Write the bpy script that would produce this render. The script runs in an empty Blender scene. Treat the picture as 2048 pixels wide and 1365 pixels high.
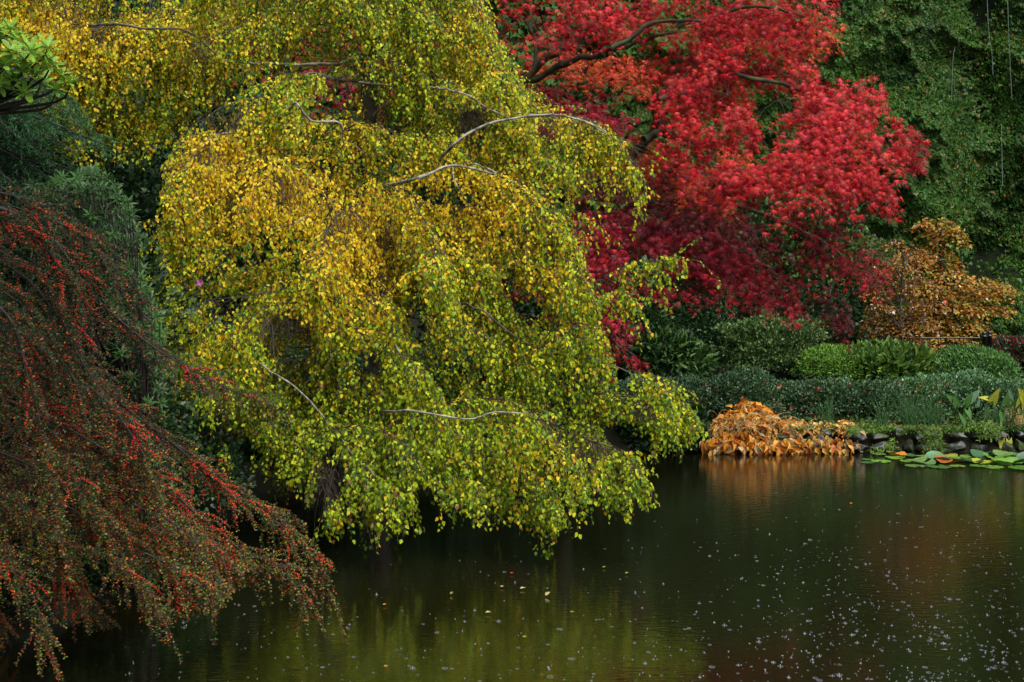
import bpy, math
import numpy as np
from math import radians

# ------------------------------------------------------------------ camera, light, exposure
scn = bpy.context.scene
CAM = np.array([0.0, 0.0, 2.6]); PITCH = radians(3.66); FPX = 2048*50/36.0
cd = bpy.data.cameras.new('camera'); cam = bpy.data.objects.new('camera', cd)
scn.collection.objects.link(cam); scn.camera = cam
cam.location = CAM; cam.rotation_euler = (radians(90)-PITCH, 0, 0)
cd.lens = 50; cd.sensor_width = 36; cd.clip_end = 500
cd.dof.use_dof = False

SUN_EL, SUN_AZ = radians(58), radians(150)      # azimuth clockwise from +Y (behind the camera, to its right)
w = bpy.data.worlds.new('World'); scn.world = w; w.use_nodes = True
nt = w.node_tree; nt.nodes.clear()
sky = nt.nodes.new('ShaderNodeTexSky'); sky.sky_type = 'NISHITA'; sky.sun_disc = False
sky.sun_elevation = SUN_EL; sky.sun_rotation = SUN_AZ; sky.air_density = 1.0; sky.dust_density = 6.0; sky.ozone_density = 0.6
hs = nt.nodes.new('ShaderNodeHueSaturation'); hs.inputs['Saturation'].default_value = 0.35   # overcast: greyer than a clear sky
bg = nt.nodes.new('ShaderNodeBackground'); bg.inputs['Strength'].default_value = 0.11
wo = nt.nodes.new('ShaderNodeOutputWorld')
nt.links.new(sky.outputs[0], hs.inputs['Color']); nt.links.new(hs.outputs[0], bg.inputs[0]); nt.links.new(bg.outputs[0], wo.inputs[0])
sd = bpy.data.lights.new('sun', 'SUN'); sd.energy = 1.5; sd.angle = radians(42); sd.color = (1.0, 0.95, 0.86)
so = bpy.data.objects.new('sun', sd); scn.collection.objects.link(so)
sv = np.array([math.sin(SUN_AZ)*math.cos(SUN_EL), math.cos(SUN_AZ)*math.cos(SUN_EL), math.sin(SUN_EL)])
from mathutils import Vector
so.rotation_euler = Vector(sv).to_track_quat('Z', 'Y').to_euler(); so.location = (5, -10, 20)
scn.view_settings.view_transform = 'Standard'; scn.view_settings.look = 'None'
scn.view_settings.exposure = 1.0; scn.view_settings.gamma = 1.0
scn.cycles.max_bounces = 5; scn.cycles.diffuse_bounces = 3; scn.cycles.glossy_bounces = 2
scn.cycles.transmission_bounces = 3; scn.cycles.transparent_max_bounces = 4
scn.cycles.caustics_reflective = False; scn.cycles.caustics_refractive = False

# ------------------------------------------------------------------ helpers
rng = np.random.default_rng(7)
FW = np.array([0, math.cos(PITCH), -math.sin(PITCH)]); UP = np.array([0, math.sin(PITCH), math.cos(PITCH)]); RT = np.array([1., 0, 0])
def at(px, py, Y):
    """the point at distance Y in front of the camera that the photo shows at (px, py)"""
    px, py, Y = np.broadcast_arrays(np.asarray(px, float), np.asarray(py, float), np.asarray(Y, float))
    d = ((px-1024)/FPX)[..., None]*RT - ((py-682.5)/FPX)[..., None]*UP + FW
    return CAM + d*(Y/d[..., 1])[..., None]
def proj(P):
    Q = P-CAM; z = Q@FW
    return np.stack([1024+FPX*(Q@RT)/z, 682.5-FPX*(Q@UP)/z], -1)
def nrm(v):
    return v/np.maximum(np.linalg.norm(v, axis=-1, keepdims=True), 1e-9)
def U(a, b, n=None): return rng.uniform(a, b, n)
def N(*s): return rng.normal(size=s)

def vnoise(P, scale, seed=0):
    P = np.asarray(P, float)*scale; i = np.floor(P).astype(np.int64); f = P-i; f = f*f*(3-2*f)
    def h(o):
        a = (i[..., 0]+o[0])*73856093 ^ (i[..., 1]+o[1])*19349663 ^ (i[..., 2]+o[2])*83492791 ^ (seed*2654435)
        a = (a ^ (a >> 13))*1274126177 & 0x7fffffff; a = (a ^ (a >> 11))*668265263 & 0x7fffffff
        return ((a ^ (a >> 15)) & 0xffff)/65535.0
    r = 0
    for x in (0, 1):
        for y in (0, 1):
            for z in (0, 1):
                r = r+h((x, y, z))*(f[..., 0] if x else 1-f[..., 0])*(f[..., 1] if y else 1-f[..., 1])*(f[..., 2] if z else 1-f[..., 2])
    return r
def fbm(P, s, seed=0, o=3):
    r = 0; a = .5; t = 0
    for k in range(o): r = r+a*vnoise(P, s*2**k, seed+k); t += a; a *= .5
    return r/t

def link_mesh(name, V, F, mat, parent=None, tint=None, base=None, smooth=False):
    """V (n,3) world points, F a list of (m,k) index arrays -> one mesh object"""
    V = np.asarray(V, np.float32)
    if base is not None: V = V-np.asarray(base, np.float32)
    if not isinstance(F, (list, tuple)): F = [F]
    F = [np.asarray(f, np.int32) for f in F if len(f)]
    me = bpy.data.meshes.new(name)
    loops = np.concatenate([f.ravel() for f in F]); tot = np.concatenate([np.full(len(f), f.shape[1], np.int32) for f in F])
    st = np.concatenate([[0], np.cumsum(tot)[:-1]]).astype(np.int32)
    me.vertices.add(len(V)); me.vertices.foreach_set('co', V.ravel())
    me.loops.add(len(loops)); me.loops.foreach_set('vertex_index', loops)
    me.polygons.add(len(tot)); me.polygons.foreach_set('loop_start', st); me.polygons.foreach_set('loop_total', tot)
    if smooth: me.polygons.foreach_set('use_smooth', np.ones(len(tot), bool))
    me.update(calc_edges=True)
    if tint is not None:
        ca = me.color_attributes.new('tint', 'FLOAT_COLOR', 'POINT')
        c = np.ones((len(V), 4), np.float32); c[:, :3] = tint; ca.data.foreach_set('color', c.ravel())
    me.materials.append(mat)
    o = bpy.data.objects.new(name, me); scn.collection.objects.link(o)
    if parent is not None: o.parent = parent
    elif base is not None: o.location = base
    return o
def thing(name, loc, label, cat, group=None, kind=None):
    o = bpy.data.objects.new(name, None); scn.collection.objects.link(o); o.location = loc; o.empty_display_size = .2
    return tag(o, label, cat, group, kind)
def tag(o, label=None, cat=None, group=None, kind=None):
    if label: o['label'] = label
    if cat: o['category'] = cat
    if group: o['group'] = group
    if kind: o['kind'] = kind
    return o

# ------------------------------------------------------------------ materials
def new_mat(name):
    m = bpy.data.materials.new(name); m.use_nodes = True; t = m.node_tree; t.nodes.clear()
    return m, t, t.nodes.new('ShaderNodeOutputMaterial')
def leaf_mat(name, rough=.38, trans=.28, spec=.5, mottle=.25):
    m, t, out = new_mat(name)
    a = t.nodes.new('ShaderNodeAttribute'); a.attribute_name = 'tint'
    no = t.nodes.new('ShaderNodeTexNoise'); no.inputs['Scale'].default_value = 55; no.inputs['Detail'].default_value = 2
    mr = t.nodes.new('ShaderNodeMapRange'); mr.inputs[1].default_value = .3; mr.inputs[2].default_value = .7
    mr.inputs[3].default_value = 1-mottle; mr.inputs[4].default_value = 1+mottle
    g = t.nodes.new('ShaderNodeNewGeometry'); t.links.new(g.outputs['Position'], no.inputs['Vector'])
    mx = t.nodes.new('ShaderNodeVectorMath'); mx.operation = 'SCALE'
    t.links.new(no.outputs['Fac'], mr.inputs[0]); t.links.new(a.outputs['Color'], mx.inputs[0]); t.links.new(mr.outputs[0], mx.inputs['Scale'])
    p = t.nodes.new('ShaderNodeBsdfPrincipled'); p.inputs['Roughness'].default_value = rough
    p.inputs['Specular IOR Level'].default_value = spec
    t.links.new(mx.outputs[0], p.inputs['Base Color'])
    tr = t.nodes.new('ShaderNodeBsdfTranslucent'); t.links.new(mx.outputs[0], tr.inputs[0])
    mi = t.nodes.new('ShaderNodeMixShader'); mi.inputs[0].default_value = trans
    t.links.new(p.outputs[0], mi.inputs[1]); t.links.new(tr.outputs[0], mi.inputs[2]); t.links.new(mi.outputs[0], out.inputs[0])
    return m
def solid_mat(name, c1, c2, scale=8, rough=.6, bump=.3, spec=.5, metallic=0, lo=.35, hi=.65, detail=6, coat=0):
    m, t, out = new_mat(name)
    g = t.nodes.new('ShaderNodeNewGeometry')
    no = t.nodes.new('ShaderNodeTexNoise'); no.inputs['Scale'].default_value = scale; no.inputs['Detail'].default_value = detail
    t.links.new(g.outputs['Position'], no.inputs['Vector'])
    r = t.nodes.new('ShaderNodeValToRGB'); r.color_ramp.elements[0].position = lo; r.color_ramp.elements[1].position = hi
    r.color_ramp.elements[0].color = (*c1, 1); r.color_ramp.elements[1].color = (*c2, 1)
    t.links.new(no.outputs['Fac'], r.inputs[0])
    p = t.nodes.new('ShaderNodeBsdfPrincipled'); p.inputs['Roughness'].default_value = rough; p.inputs['Metallic'].default_value = metallic
    p.inputs['Specular IOR Level'].default_value = spec; p.inputs['Coat Weight'].default_value = coat; p.inputs['Coat Roughness'].default_value = .15
    t.links.new(r.outputs[0], p.inputs['Base Color'])
    b = t.nodes.new('ShaderNodeBump'); b.inputs['Strength'].default_value = bump; b.inputs['Distance'].default_value = .03
    t.links.new(no.outputs['Fac'], b.inputs['Height']); t.links.new(b.outputs[0], p.inputs['Normal'])
    t.links.new(p.outputs[0], out.inputs[0])
    return m
M_BIRCH = leaf_mat('birch_leaf', .5, .5, .25)
M_MAPLE = leaf_mat('maple_leaf', .5, .3, .3)
M_IVY = leaf_mat('ivy_leaf', .5, .18, .2)
M_GREEN = leaf_mat('evergreen_leaf', .42, .2, .3)
M_COTO = leaf_mat('cotoneaster_leaf', .5, .15, .22)
M_SOFT = leaf_mat('soft_leaf', .5, .3, .3)
M_DRY = leaf_mat('withered_leaf', .5, .3, .4)
M_BERRY = leaf_mat('berry_skin', .3, .0, .35, .15)
M_PAD = leaf_mat('lily_pad', .35, .1, .5, .3)
M_BARKB = solid_mat('birch_bark', (.012, .009, .006), (.09, .08, .06), 9, .7, .5)
M_LICHEN = solid_mat('lichen_bark', (.05, .04, .025), (.36, .35, .28), 14, .8, .8)
M_TWIG = solid_mat('twig_bark', (.014, .008, .005), (.04, .022, .014), 30, .5, .1)
M_MOSS = solid_mat('mossy_bark', (.012, .010, .007), (.045, .05, .012), 7, .85, .7)
M_DARKB = solid_mat('dark_bark', (.012, .009, .007), (.04, .03, .024), 12, .7, .5)
M_STONE = solid_mat('wet_stone', (.010, .011, .010), (.13, .13, .14), 9, .4, 1.0, .5, detail=10)
M_SOIL = solid_mat('soil', (.003, .004, .002), (.012, .013, .005), 5, .95, .8, .2)
M_ROCKF = solid_mat('quarry_rock', (.002, .004, .002), (.008, .014, .005), 3, .95, .8, .1)
M_IRON = solid_mat('black_iron', (.006, .006, .006), (.012, .012, .012), 30, .4, .05)
M_CABLE = solid_mat('pale_cable', (.10, .16, .14), (.2, .26, .24), 30, .5, .05)
M_STEM = solid_mat('pale_stem', (.30, .22, .08), (.5, .40, .18), 20, .6, .1)
M_GSTEM = solid_mat('green_stem', (.05, .09, .02), (.10, .17, .04), 20, .5, .1)

t = M_STONE.node_tree; p = [x for x in t.nodes if x.type == 'BSDF_PRINCIPLED'][0]
src = p.inputs['Base Color'].links[0].from_socket; n5 = t.nodes.new('ShaderNodeTexNoise'); n5.inputs['Scale'].default_value = 4; n5.inputs['Detail'].default_value = 5
gg = t.nodes.new('ShaderNodeNewGeometry'); t.links.new(gg.outputs['Position'], n5.inputs['Vector'])
rp = t.nodes.new('ShaderNodeMapRange'); rp.inputs[1].default_value = .48; rp.inputs[2].default_value = .62; t.links.new(n5.outputs['Fac'], rp.inputs[0])
mxs = t.nodes.new('ShaderNodeMix'); mxs.data_type = 'RGBA'; mxs.inputs['B'].default_value = (.03, .05, .008, 1)
t.links.new(rp.outputs[0], mxs.inputs['Factor']); t.links.new(src, mxs.inputs['A']); t.links.new(mxs.outputs['Result'], p.inputs['Base Color'])
# water: dark, slightly rippled, with the rings of falling rain in the surface relief
def water_mat():
    m, t, out = new_mat('pond_water')
    L = t.links.new
    g = t.nodes.new('ShaderNodeNewGeometry')
    p = t.nodes.new('ShaderNodeBsdfPrincipled')
    p.inputs['Base Color'].default_value = (.006, .006, .002, 1); p.inputs['Roughness'].default_value = .05
    p.inputs['IOR'].default_value = 3.3; p.inputs['Specular IOR Level'].default_value = .5
    n1 = t.nodes.new('ShaderNodeTexNoise'); n1.inputs['Scale'].default_value = 14; n1.inputs['Detail'].default_value = 4
    mp = t.nodes.new('ShaderNodeMapping'); mp.inputs['Scale'].default_value = (.55, 1.5, 1)
    L(g.outputs['Position'], mp.inputs['Vector']); L(mp.outputs[0], n1.inputs['Vector'])
    n2 = t.nodes.new('ShaderNodeTexNoise'); n2.inputs['Scale'].default_value = 2.2; n2.inputs['Detail'].default_value = 2
    L(g.outputs['Position'], n2.inputs['Vector'])
    # rings
    def rings(scale, off):
        ad = t.nodes.new('ShaderNodeVectorMath'); ad.operation = 'ADD'; ad.inputs[1].default_value = (off, off*.7, 0)
        L(g.outputs['Position'], ad.inputs[0])
        vo = t.nodes.new('ShaderNodeTexVoronoi'); vo.voronoi_dimensions = '2D'; vo.inputs['Scale'].default_value = scale
        L(ad.outputs[0], vo.inputs['Vector'])
        mu = t.nodes.new('ShaderNodeMath'); mu.operation = 'MULTIPLY'; mu.inputs[1].default_value = 55
        L(vo.outputs['Distance'], mu.inputs[0])
        si = t.nodes.new('ShaderNodeMath'); si.operation = 'SINE'; L(mu.outputs[0], si.inputs[0])
        fr = t.nodes.new('ShaderNodeMapRange'); fr.inputs[1].default_value = .05; fr.inputs[2].default_value = .38
        fr.inputs[3].default_value = 1; fr.inputs[4].default_value = 0; L(vo.outputs['Distance'], fr.inputs[0])
        m2 = t.nodes.new('ShaderNodeMath'); m2.operation = 'MULTIPLY'; L(si.outputs[0], m2.inputs[0]); L(fr.outputs[0], m2.inputs[1])
        return m2
    a, b = rings(3.1, 0), rings(4.3, 3.7)
    s1 = t.nodes.new('ShaderNodeMath'); s1.operation = 'ADD'; L(a.outputs[0], s1.inputs[0]); L(b.outputs[0], s1.inputs[1])
    s2 = t.nodes.new('ShaderNodeMath'); s2.operation = 'MULTIPLY_ADD'; s2.inputs[1].default_value = .05
    L(s1.outputs[0], s2.inputs[0]); L(n1.outputs['Fac'], s2.inputs[2])
    s3 = t.nodes.new('ShaderNodeMath'); s3.operation = 'MULTIPLY_ADD'; s3.inputs[1].default_value = .5
    L(n2.outputs['Fac'], s3.inputs[0]); L(s2.outputs[0], s3.inputs[2])
    bu = t.nodes.new('ShaderNodeBump'); bu.inputs['Strength'].default_value = 1; bu.inputs['Distance'].default_value = .0022
    L(s3.outputs[0], bu.inputs['Height']); L(bu.outputs[0], p.inputs['Normal'])
    L(p.outputs[0], out.inputs[0])
    return m
M_WATER = water_mat()

# ------------------------------------------------------------------ leaf templates (x across, y along the blade, z normal)
def T_ovate(wd=.38, fold=.10, droop=.0):
    V = np.array([[0, 0, 0], [-wd, .28, fold], [0, .33, 0], [wd, .28, fold], [-wd*.72, .62, fold], [0, .66, -droop*.4], [wd*.72, .62, fold], [0, 1.05, -droop]])
    F = np.array([[0, 2, 1], [0, 3, 2], [1, 2, 4], [2, 5, 4], [2, 3, 5], [3, 6, 5], [4, 5, 7], [5, 6, 7]]); return V, F
def T_lance(wd=.12, droop=.12):
    V = np.array([[0, 0, 0], [-wd, .35, .02], [wd, .35, .02], [-wd*.8, .7, -droop*.4], [wd*.8, .7, -droop*.4], [0, 1, -droop]])
    F = np.array([[0, 2, 1], [1, 2, 4], [1, 4, 3], [3, 4, 5]]); return V, F
def T_quad(wd=.35):
    V = np.array([[0, 0, 0], [wd, .5, .08], [0, 1, 0], [-wd, .5, .08]]); return V, np.array([[0, 1, 2], [0, 2, 3]])
def T_maple():
    ang = np.radians([0, 34, 70, 112]); ln = [1.0, .88, .66, .4]
    pts = [(0, -.02)]
    right = []
    for k in range(4):
        right.append((math.sin(ang[k])*ln[k], math.cos(ang[k])*ln[k]))
        if k < 3:
            am = (ang[k]+ang[k+1])/2; right.append((math.sin(am)*.17, math.cos(am)*.17))
    left = [(-x, y) for x, y in right[1:]][::-1]
    outline = right[::1]+[(0, -.08)]+left
    V = [(0, .04, .05)]+[(x, y, -.22*(x*x+y*y)) for x, y in outline]
    n = len(outline); F = [[0, 1+(i+1) % n, 1+i] for i in range(n)]
    return np.array(V), np.array(F)
def T_ivy():
    o = [(0, 0), (.42, -.1), (.5, .25), (.3, .5), (0, 1), (-.3, .5), (-.5, .25), (-.42, -.1)]
    V = [(0, .3, .06)]+[(x, y, -.12*(x*x+y*y)) for x, y in o]; n = len(o)
    return np.array(V), np.array([[0, 1+i, 1+(i+1) % n] for i in range(n)])
def T_ico():
    p = (1+5**.5)/2
    V = nrm(np.array([[-1, p, 0], [1, p, 0], [-1, -p, 0], [1, -p, 0], [0, -1, p], [0, 1, p], [0, -1, -p], [0, 1, -p], [p, 0, -1], [p, 0, 1], [-p, 0, -1], [-p, 0, 1]], float))
    F = np.array([[0, 11, 5], [0, 5, 1], [0, 1, 7], [0, 7, 10], [0, 10, 11], [1, 5, 9], [5, 11, 4], [11, 10, 2], [10, 7, 6], [7, 1, 8], [3, 9, 4], [3, 4, 2], [3, 2, 6], [3, 6, 8], [3, 8, 9], [4, 9, 5], [2, 4, 11], [6, 2, 10], [8, 6, 7], [9, 8, 1]])
    return V, F
def T_oblong():
    V = np.array([[0, 0, 0], [-.13, .3, .03], [0, .33, 0], [.13, .3, .03], [-.17, .7, .03], [0, .7, -.01], [.17, .7, .03], [-.08, .97, .0], [.08, .97, .0]])
    F = np.array([[0, 2, 1], [0, 3, 2], [1, 2, 4], [2, 5, 4], [2, 3, 5], [3, 6, 5], [4, 5, 7], [5, 8, 7], [5, 6, 8]]); return V, F
OV, LN, QD, MP, IV, IC = T_ovate(), T_lance(), T_quad(), T_maple(), T_ivy(), T_ico()

def leaves_arrays(T, P, d, n, s, col):
    """place template T at P with blade along d, facing n, size s -> V, F, tint"""
    TV, TF = T; d = nrm(d); x = nrm(np.cross(d, n)); z = np.cross(x, d)
    s = np.broadcast_to(np.asarray(s, float), (len(P),))
    V = P[:, None]+s[:, None, None]*(TV[None, :, 0:1]*x[:, None]+TV[None, :, 1:2]*d[:, None]+TV[None, :, 2:3]*z[:, None])
    F = TF[None]+(np.arange(len(P))*len(TV))[:, None, None]
    C = np.repeat(np.broadcast_to(col, (len(P), 3))[:, None], len(TV), 1)
    return V.reshape(-1, 3), F.reshape(-1, TF.shape[1]), C.reshape(-1, 3)
def leaves(name, T, P, d, n, s, col, mat, parent=None, base=None, smooth=False):
    V, F, C = leaves_arrays(T, P, d, n, s, col)
    return link_mesh(name, V, F, mat, parent, C, base, smooth)
def join(parts):
    Vs, Fs, Cs, o = [], [], [], 0
    for V, F, C in parts:
        Vs.append(V); Fs.append(F+o); Cs.append(C); o += len(V)
    return np.concatenate(Vs), np.concatenate(Fs), np.concatenate(Cs)

def tubes(Pl, r, sides=3):
    """Pl (n,S,3) centre lines, r (n,S) radii -> quads"""
    n, S, _ = Pl.shape
    tg = np.gradient(Pl, axis=1); tg = nrm(tg)
    ref = np.where(np.abs(tg[..., 2:3]) > .9, np.array([1., 0, 0]), np.array([0, 0, 1.]))
    a = nrm(np.cross(tg, ref)); b = np.cross(tg, a)
    th = np.arange(sides)*2*np.pi/sides
    V = Pl[:, :, None]+r[:, :, None, None]*(np.cos(th)[None, None, :, None]*a[:, :, None]+np.sin(th)[None, None, :, None]*b[:, :, None])
    idx = np.arange(n*S*sides).reshape(n, S, sides); i0 = idx[:, :-1]; i1 = idx[:, 1:]
    F = np.stack([i0, np.roll(i0, -1, 2), np.roll(i1, -1, 2), i1], -1).reshape(-1, 4)
    return V.reshape(-1, 3), F
def curve(pts, n=24):
    """Catmull-Rom through pts"""
    p = np.asarray(pts, float); p = np.vstack([2*p[0]-p[1], p, 2*p[-1]-p[-2]]); m = len(p)-3
    t = np.linspace(0, m-1e-6, n); k = t.astype(int); f = (t-k)[:, None]
    a, b, c, d = p[k], p[k+1], p[k+2], p[k+3]
    return .5*(2*b+(c-a)*f+(2*a-5*b+4*c-d)*f**2+(3*b-a-3*c+d)*f**3)
def tube1(pts, r0, r1, n=24, sides=7, wob=.0):
    c = curve(pts, n)
    if wob: c = c+wob*(fbm(np.stack([c]*3, 0)*1.0+np.array([[[0, 0, 0]], [[50, 0, 0]], [[0, 90, 0]]]), 2.5).T-.5)
    r = np.linspace(r0, r1, n)*(1+.12*np.sin(np.arange(n)*1.7))
    V, F = tubes(c[None], r[None], sides)
    return V, F, c
def joinq(parts):
    Vs, Fs, o = [], [], 0
    for V, F in parts: Vs.append(V); Fs.append(F+o); o += len(V)
    return np.concatenate(Vs), np.concatenate(Fs)

def grow(S, D, L, steps=10, grav=.35, noise=.1, sag_pow=1.0):
    """twigs from S in direction D, bending to the ground"""
    n = len(S); P = np.zeros((n, steps+1, 3)); P[:, 0] = S; d = nrm(D)
    for k in range(steps):
        d = nrm(d+np.array([0, 0, -1.])*grav+noise*N(n, 3)); P[:, k+1] = P[:, k]+d*(L/steps)[:, None]
    return P
def along(P, t):
    """points and tangents at t (n,k) in 0..1 on twigs P (n,S,3)"""
    S = P.shape[1]-1; x = np.clip(t, 0, .9999)*S; k = x.astype(int); f = (x-k)[..., None]; r = np.arange(len(P))[:, None]
    a, b = P[r, k], P[r, k+1]; return a*(1-f)+b*f, nrm(b-a)
def inside(pt, poly):
    poly = np.asarray(poly, float); x, y = pt[..., 0], pt[..., 1]; r = np.zeros(x.shape, bool)
    for i in range(len(poly)):
        (x1, y1), (x2, y2) = poly[i-1], poly[i]
        c = ((y1 > y) != (y2 > y)) & (x < (x2-x1)*(y-y1)/((y2-y1) if y2 != y1 else 1e-9)+x1); r ^= c
    return r

# ------------------------------------------------------------------ the pond, its bed and banks
shore = [(-260, 1420, 0), (-80, 1330, 0), (60, 1275, 0), (220, 1200, 0), (360, 1172, 0), (420, 1090, 0), (490, 985, 0), (700, 962, 0), (900, 935, 0), (1200, 910, 0), (1400, 906, 0), (1720, 906, 0), (1950, 906, 0), (2300, 912, 0)]
def ground_pt(px, py):
    d = (px-1024)/FPX*RT-(py-682.5)/FPX*UP+FW; t = -CAM[2]/d[2]; return (CAM+d*t)[:2]
shoreW = [ground_pt(a, b) for a, b, _ in shore]
pond = np.array([(-6.0, 3.6)]+shoreW+[(12.5, 16.5), (13.5, 10), (12, 3.6)])
def height(x, y):
    P = np.stack([x, y], -1); dm = np.full(x.shape, 1e9)
    for i in range(len(pond)):
        a, b = pond[i-1], pond[i]; ab = b-a; t = np.clip(((P-a)@ab)/(ab@ab), 0, 1)
        dm = np.minimum(dm, np.linalg.norm(P-(a+t[..., None]*ab), axis=-1))
    ins = inside(P, pond)
    left = np.clip((-x-1.5)/3, 0, 1)*np.clip((19-y)/4, 0, 1)
    slope = .10+.16*left
    far = np.clip((y-25)/6, 0, 1)*2
    h = .26*np.clip(dm/.12, 0, 1)+np.minimum(slope*np.maximum(dm-.8, 0), 3.0)+far
    h = h+.06*(fbm(np.stack([x, y, 0*x], -1), 1.3, 5)-.5)*np.clip(dm/.5, 0, 1)
    return np.where(ins, -.02-np.minimum(dm*.7, 1.3), h)
def warp(a, b, c, n):       # fine in the middle, coarse to the horizon
    t = np.linspace(-1, 1, n); s = np.sign(t)*(.35*np.abs(t)+.65*np.abs(t)**6); return c+np.where(s < 0, -s*(a-c), s*(b-c))
gx, gy = np.meshgrid(warp(-160, 160, 0, 320), warp(-120, 260, 14, 320))
gz = height(gx, gy); n = 320; idx = np.arange(n*n).reshape(n, n)
GF = np.stack([idx[:-1, :-1], idx[:-1, 1:], idx[1:, 1:], idx[1:, :-1]], -1).reshape(-1, 4)
g = link_mesh('ground', np.stack([gx, gy, gz], -1).reshape(-1, 3), GF, M_SOIL, smooth=True); g['kind'] = 'structure'
g.data.materials[0] = M_SOIL
wx0, wx1, wy0, wy1 = -7.5, 14.5, 3.0, 19.5
WV = np.array([[wx0, wy0, 0], [wx1, wy0, 0], [wx1, wy1, 0], [wx0, wy1, 0]], float)
wat = link_mesh('water', WV, np.array([[0, 1, 2, 3]]), M_WATER); wat['kind'] = 'structure'

# ------------------------------------------------------------------ ivy-clad quarry face
domes = [(1640, 60, 330, 260, 1.0), (1830, 330, 190, 270, 1.5), (2110, 300, 190, 420, 1.2), (1560, 420, 300, 260, .5), (1990, 640, 190, 150, 1.5), (1790, 560, 260, 190, .6),
         (2120, 60, 140, 260, 1.0), (1350, 250, 260, 420, .7), (1000, 300, 300, 400, .8), (600, 250, 350, 420, .8), (150, 200, 400, 400, .9), (1700, -380, 500, 300, 1.0), (1100, -350, 500, 320, .8), (2500, 200, 260, 500, 1.2), (400, -400, 500, 300, 1.0), (-400, 200, 400, 500, 1.0), (2600, 700, 300, 220, 1.0)]
DOM = [(at(a, b, 25.5), c/FPX*25.5, d/FPX*25.5, e) for a, b, c, d, e in domes]
def cliffY(x, z):
    return sum(cliffY0(x+a, z+b) for a, b in ((0, 0), (.12, .05), (-.12, -.05), (.05, -.12), (-.05, .12)))/5
def cliffY0(x, z):
    b = 0*x
    for c, rx, rz, e in DOM:
        q = 1-((x-c[0])/rx)**2-((z-c[2])/rz)**2; b = np.maximum(b, e*np.maximum(q, 0)**.8)
    P = np.stack([x, 0*x, z], -1)
    return 26.3-b-.9*(fbm(P, .45, 11)-.5)-.5*(fbm(P, 1.6, 21)-.5)+np.maximum(z-9, 0)**2*.8-.08*(z-3)*0
cx, cz = np.meshgrid(np.linspace(-30, 30, 300), np.linspace(.2, 11, 90)); cy = cliffY(cx, cz)
idx = np.arange(cx.size).reshape(cx.shape)
CF = np.stack([idx[:-1, :-1], idx[:-1, 1:], idx[1:, 1:], idx[1:, :-1]], -1).reshape(-1, 4)
front = np.stack([cx, cy, cz], -1).reshape(-1, 3)
cl = link_mesh('cliff', front, CF, M_ROCKF, smooth=True); cl['kind'] = 'structure'
sm = cl.modifiers.new('depth', 'SOLIDIFY'); sm.thickness = 3.0; sm.offset = -1
def ivy_on_cliff(n, x0, x1, z0, z1, s0, s1, steep=False):
    x, z = U(x0, x1, n), U(z0, z1, n); e = .04
    if steep:
        gs = np.hypot(cliffY(x+e, z)-cliffY(x-e, z), cliffY(x, z+e)-cliffY(x, z-e))/(2*e); k_ = U(0, 1, n)*4 < gs-.8; x, z = x[k_], z[k_]; n = len(x)
    y = cliffY(x, z); y = y+(U(-.5, .15, n) if steep else 0); nx = -(cliffY(x+e, z)-cliffY(x-e, z))/(2*e); nz = -(cliffY(x, z+e)-cliffY(x, z-e))/(2*e)
    nr = nrm(-np.stack([-nx, np.ones(n), -nz], -1)*np.array([1, 1, 1])); nr = nrm(np.stack([-nx*-1*-1, -np.ones(n), -nz*-1*-1], -1)) if False else nrm(np.stack([-(-nx), 0*x-1, -(-nz)], -1))
    P = np.stack([x, y, z], -1)
    tuft = fbm(P, 5.0, 31, 2)
    P = P+nr*(U(0, 1, n)**.7*.07+.30*np.maximum(tuft-.38, 0)*2)[:, None]
    nn = nrm(nr*1.0+np.array([0, 0, .55])+.45*N(n, 3)); d = nrm(np.array([0, -.25, -1.])+.55*N(n, 3))
    f = fbm(P, .8, 41); h = U(0, 1, n)
    g1, g2, g3 = np.array([.010, .045, .007]), np.array([.045, .120, .011]), np.array([.12, .085, .02])
    c = g1+(g2-g1)*np.clip((f-.35)*2.2+.35*h, 0, 1)[:, None]
    c = np.where((h > .94)[:, None], g3*U(.6, 1.3, n)[:, None], c)*U(.7, 1.3, n)[:, None]
    c = np.where((U(0, 1, n) > .985)[:, None], np.array([.25, .16, .03]), c)
    return leaves_arrays(IV, P, d, nn, U(s0, s1, n), c)
V, F, C = join([ivy_on_cliff(240000, 2.2, 10.8, .6, 7.5, .038, .07), ivy_on_cliff(160000, 2.2, 10.8, .6, 7.5, .04, .075, True), ivy_on_cliff(30000, -13, 2.2, .6, 8.5, .08, .14), ivy_on_cliff(14000, 0, 13, 7.5, 10.5, .08, .13)])
tag(link_mesh('ivy_covering', V, F, M_IVY, None, C), 'dense green ivy clothing the tall quarry face behind the pond', 'ivy', kind='stuff')

# thin pale cables hanging over the ivy
def cable(pts, label):
    p = [at(a, b, 24.0-.0*b) for a, b in pts]; V, F, c = tube1(p, .0035, .0035, 16, 5)
    tag(link_mesh('hanging_cable', V, F, M_CABLE, base=p[0]), label, 'cable', 'thin cables hanging down the ivy')
cable([(1968, -200), (1976, 40), (1984, 110), (1986, 150)], 'thin pale cable hanging at the top right over the ivy')
cable([(1903, 200), (1906, 120), (1910, 95)], 'short slanting cable above the middle ivy mound')
cable([(2003, 250), (2004, 310), (2005, 372)], 'thin pale cable on the ivy at the right edge')
cable([(1588, 400), (1590, 340)], 'thin grey cable seen just below the scarlet maple sprays')
cable([(2012, -100), (2018, 80), (2024, 200)], 'faint cable hanging nearest the right frame edge')

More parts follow.
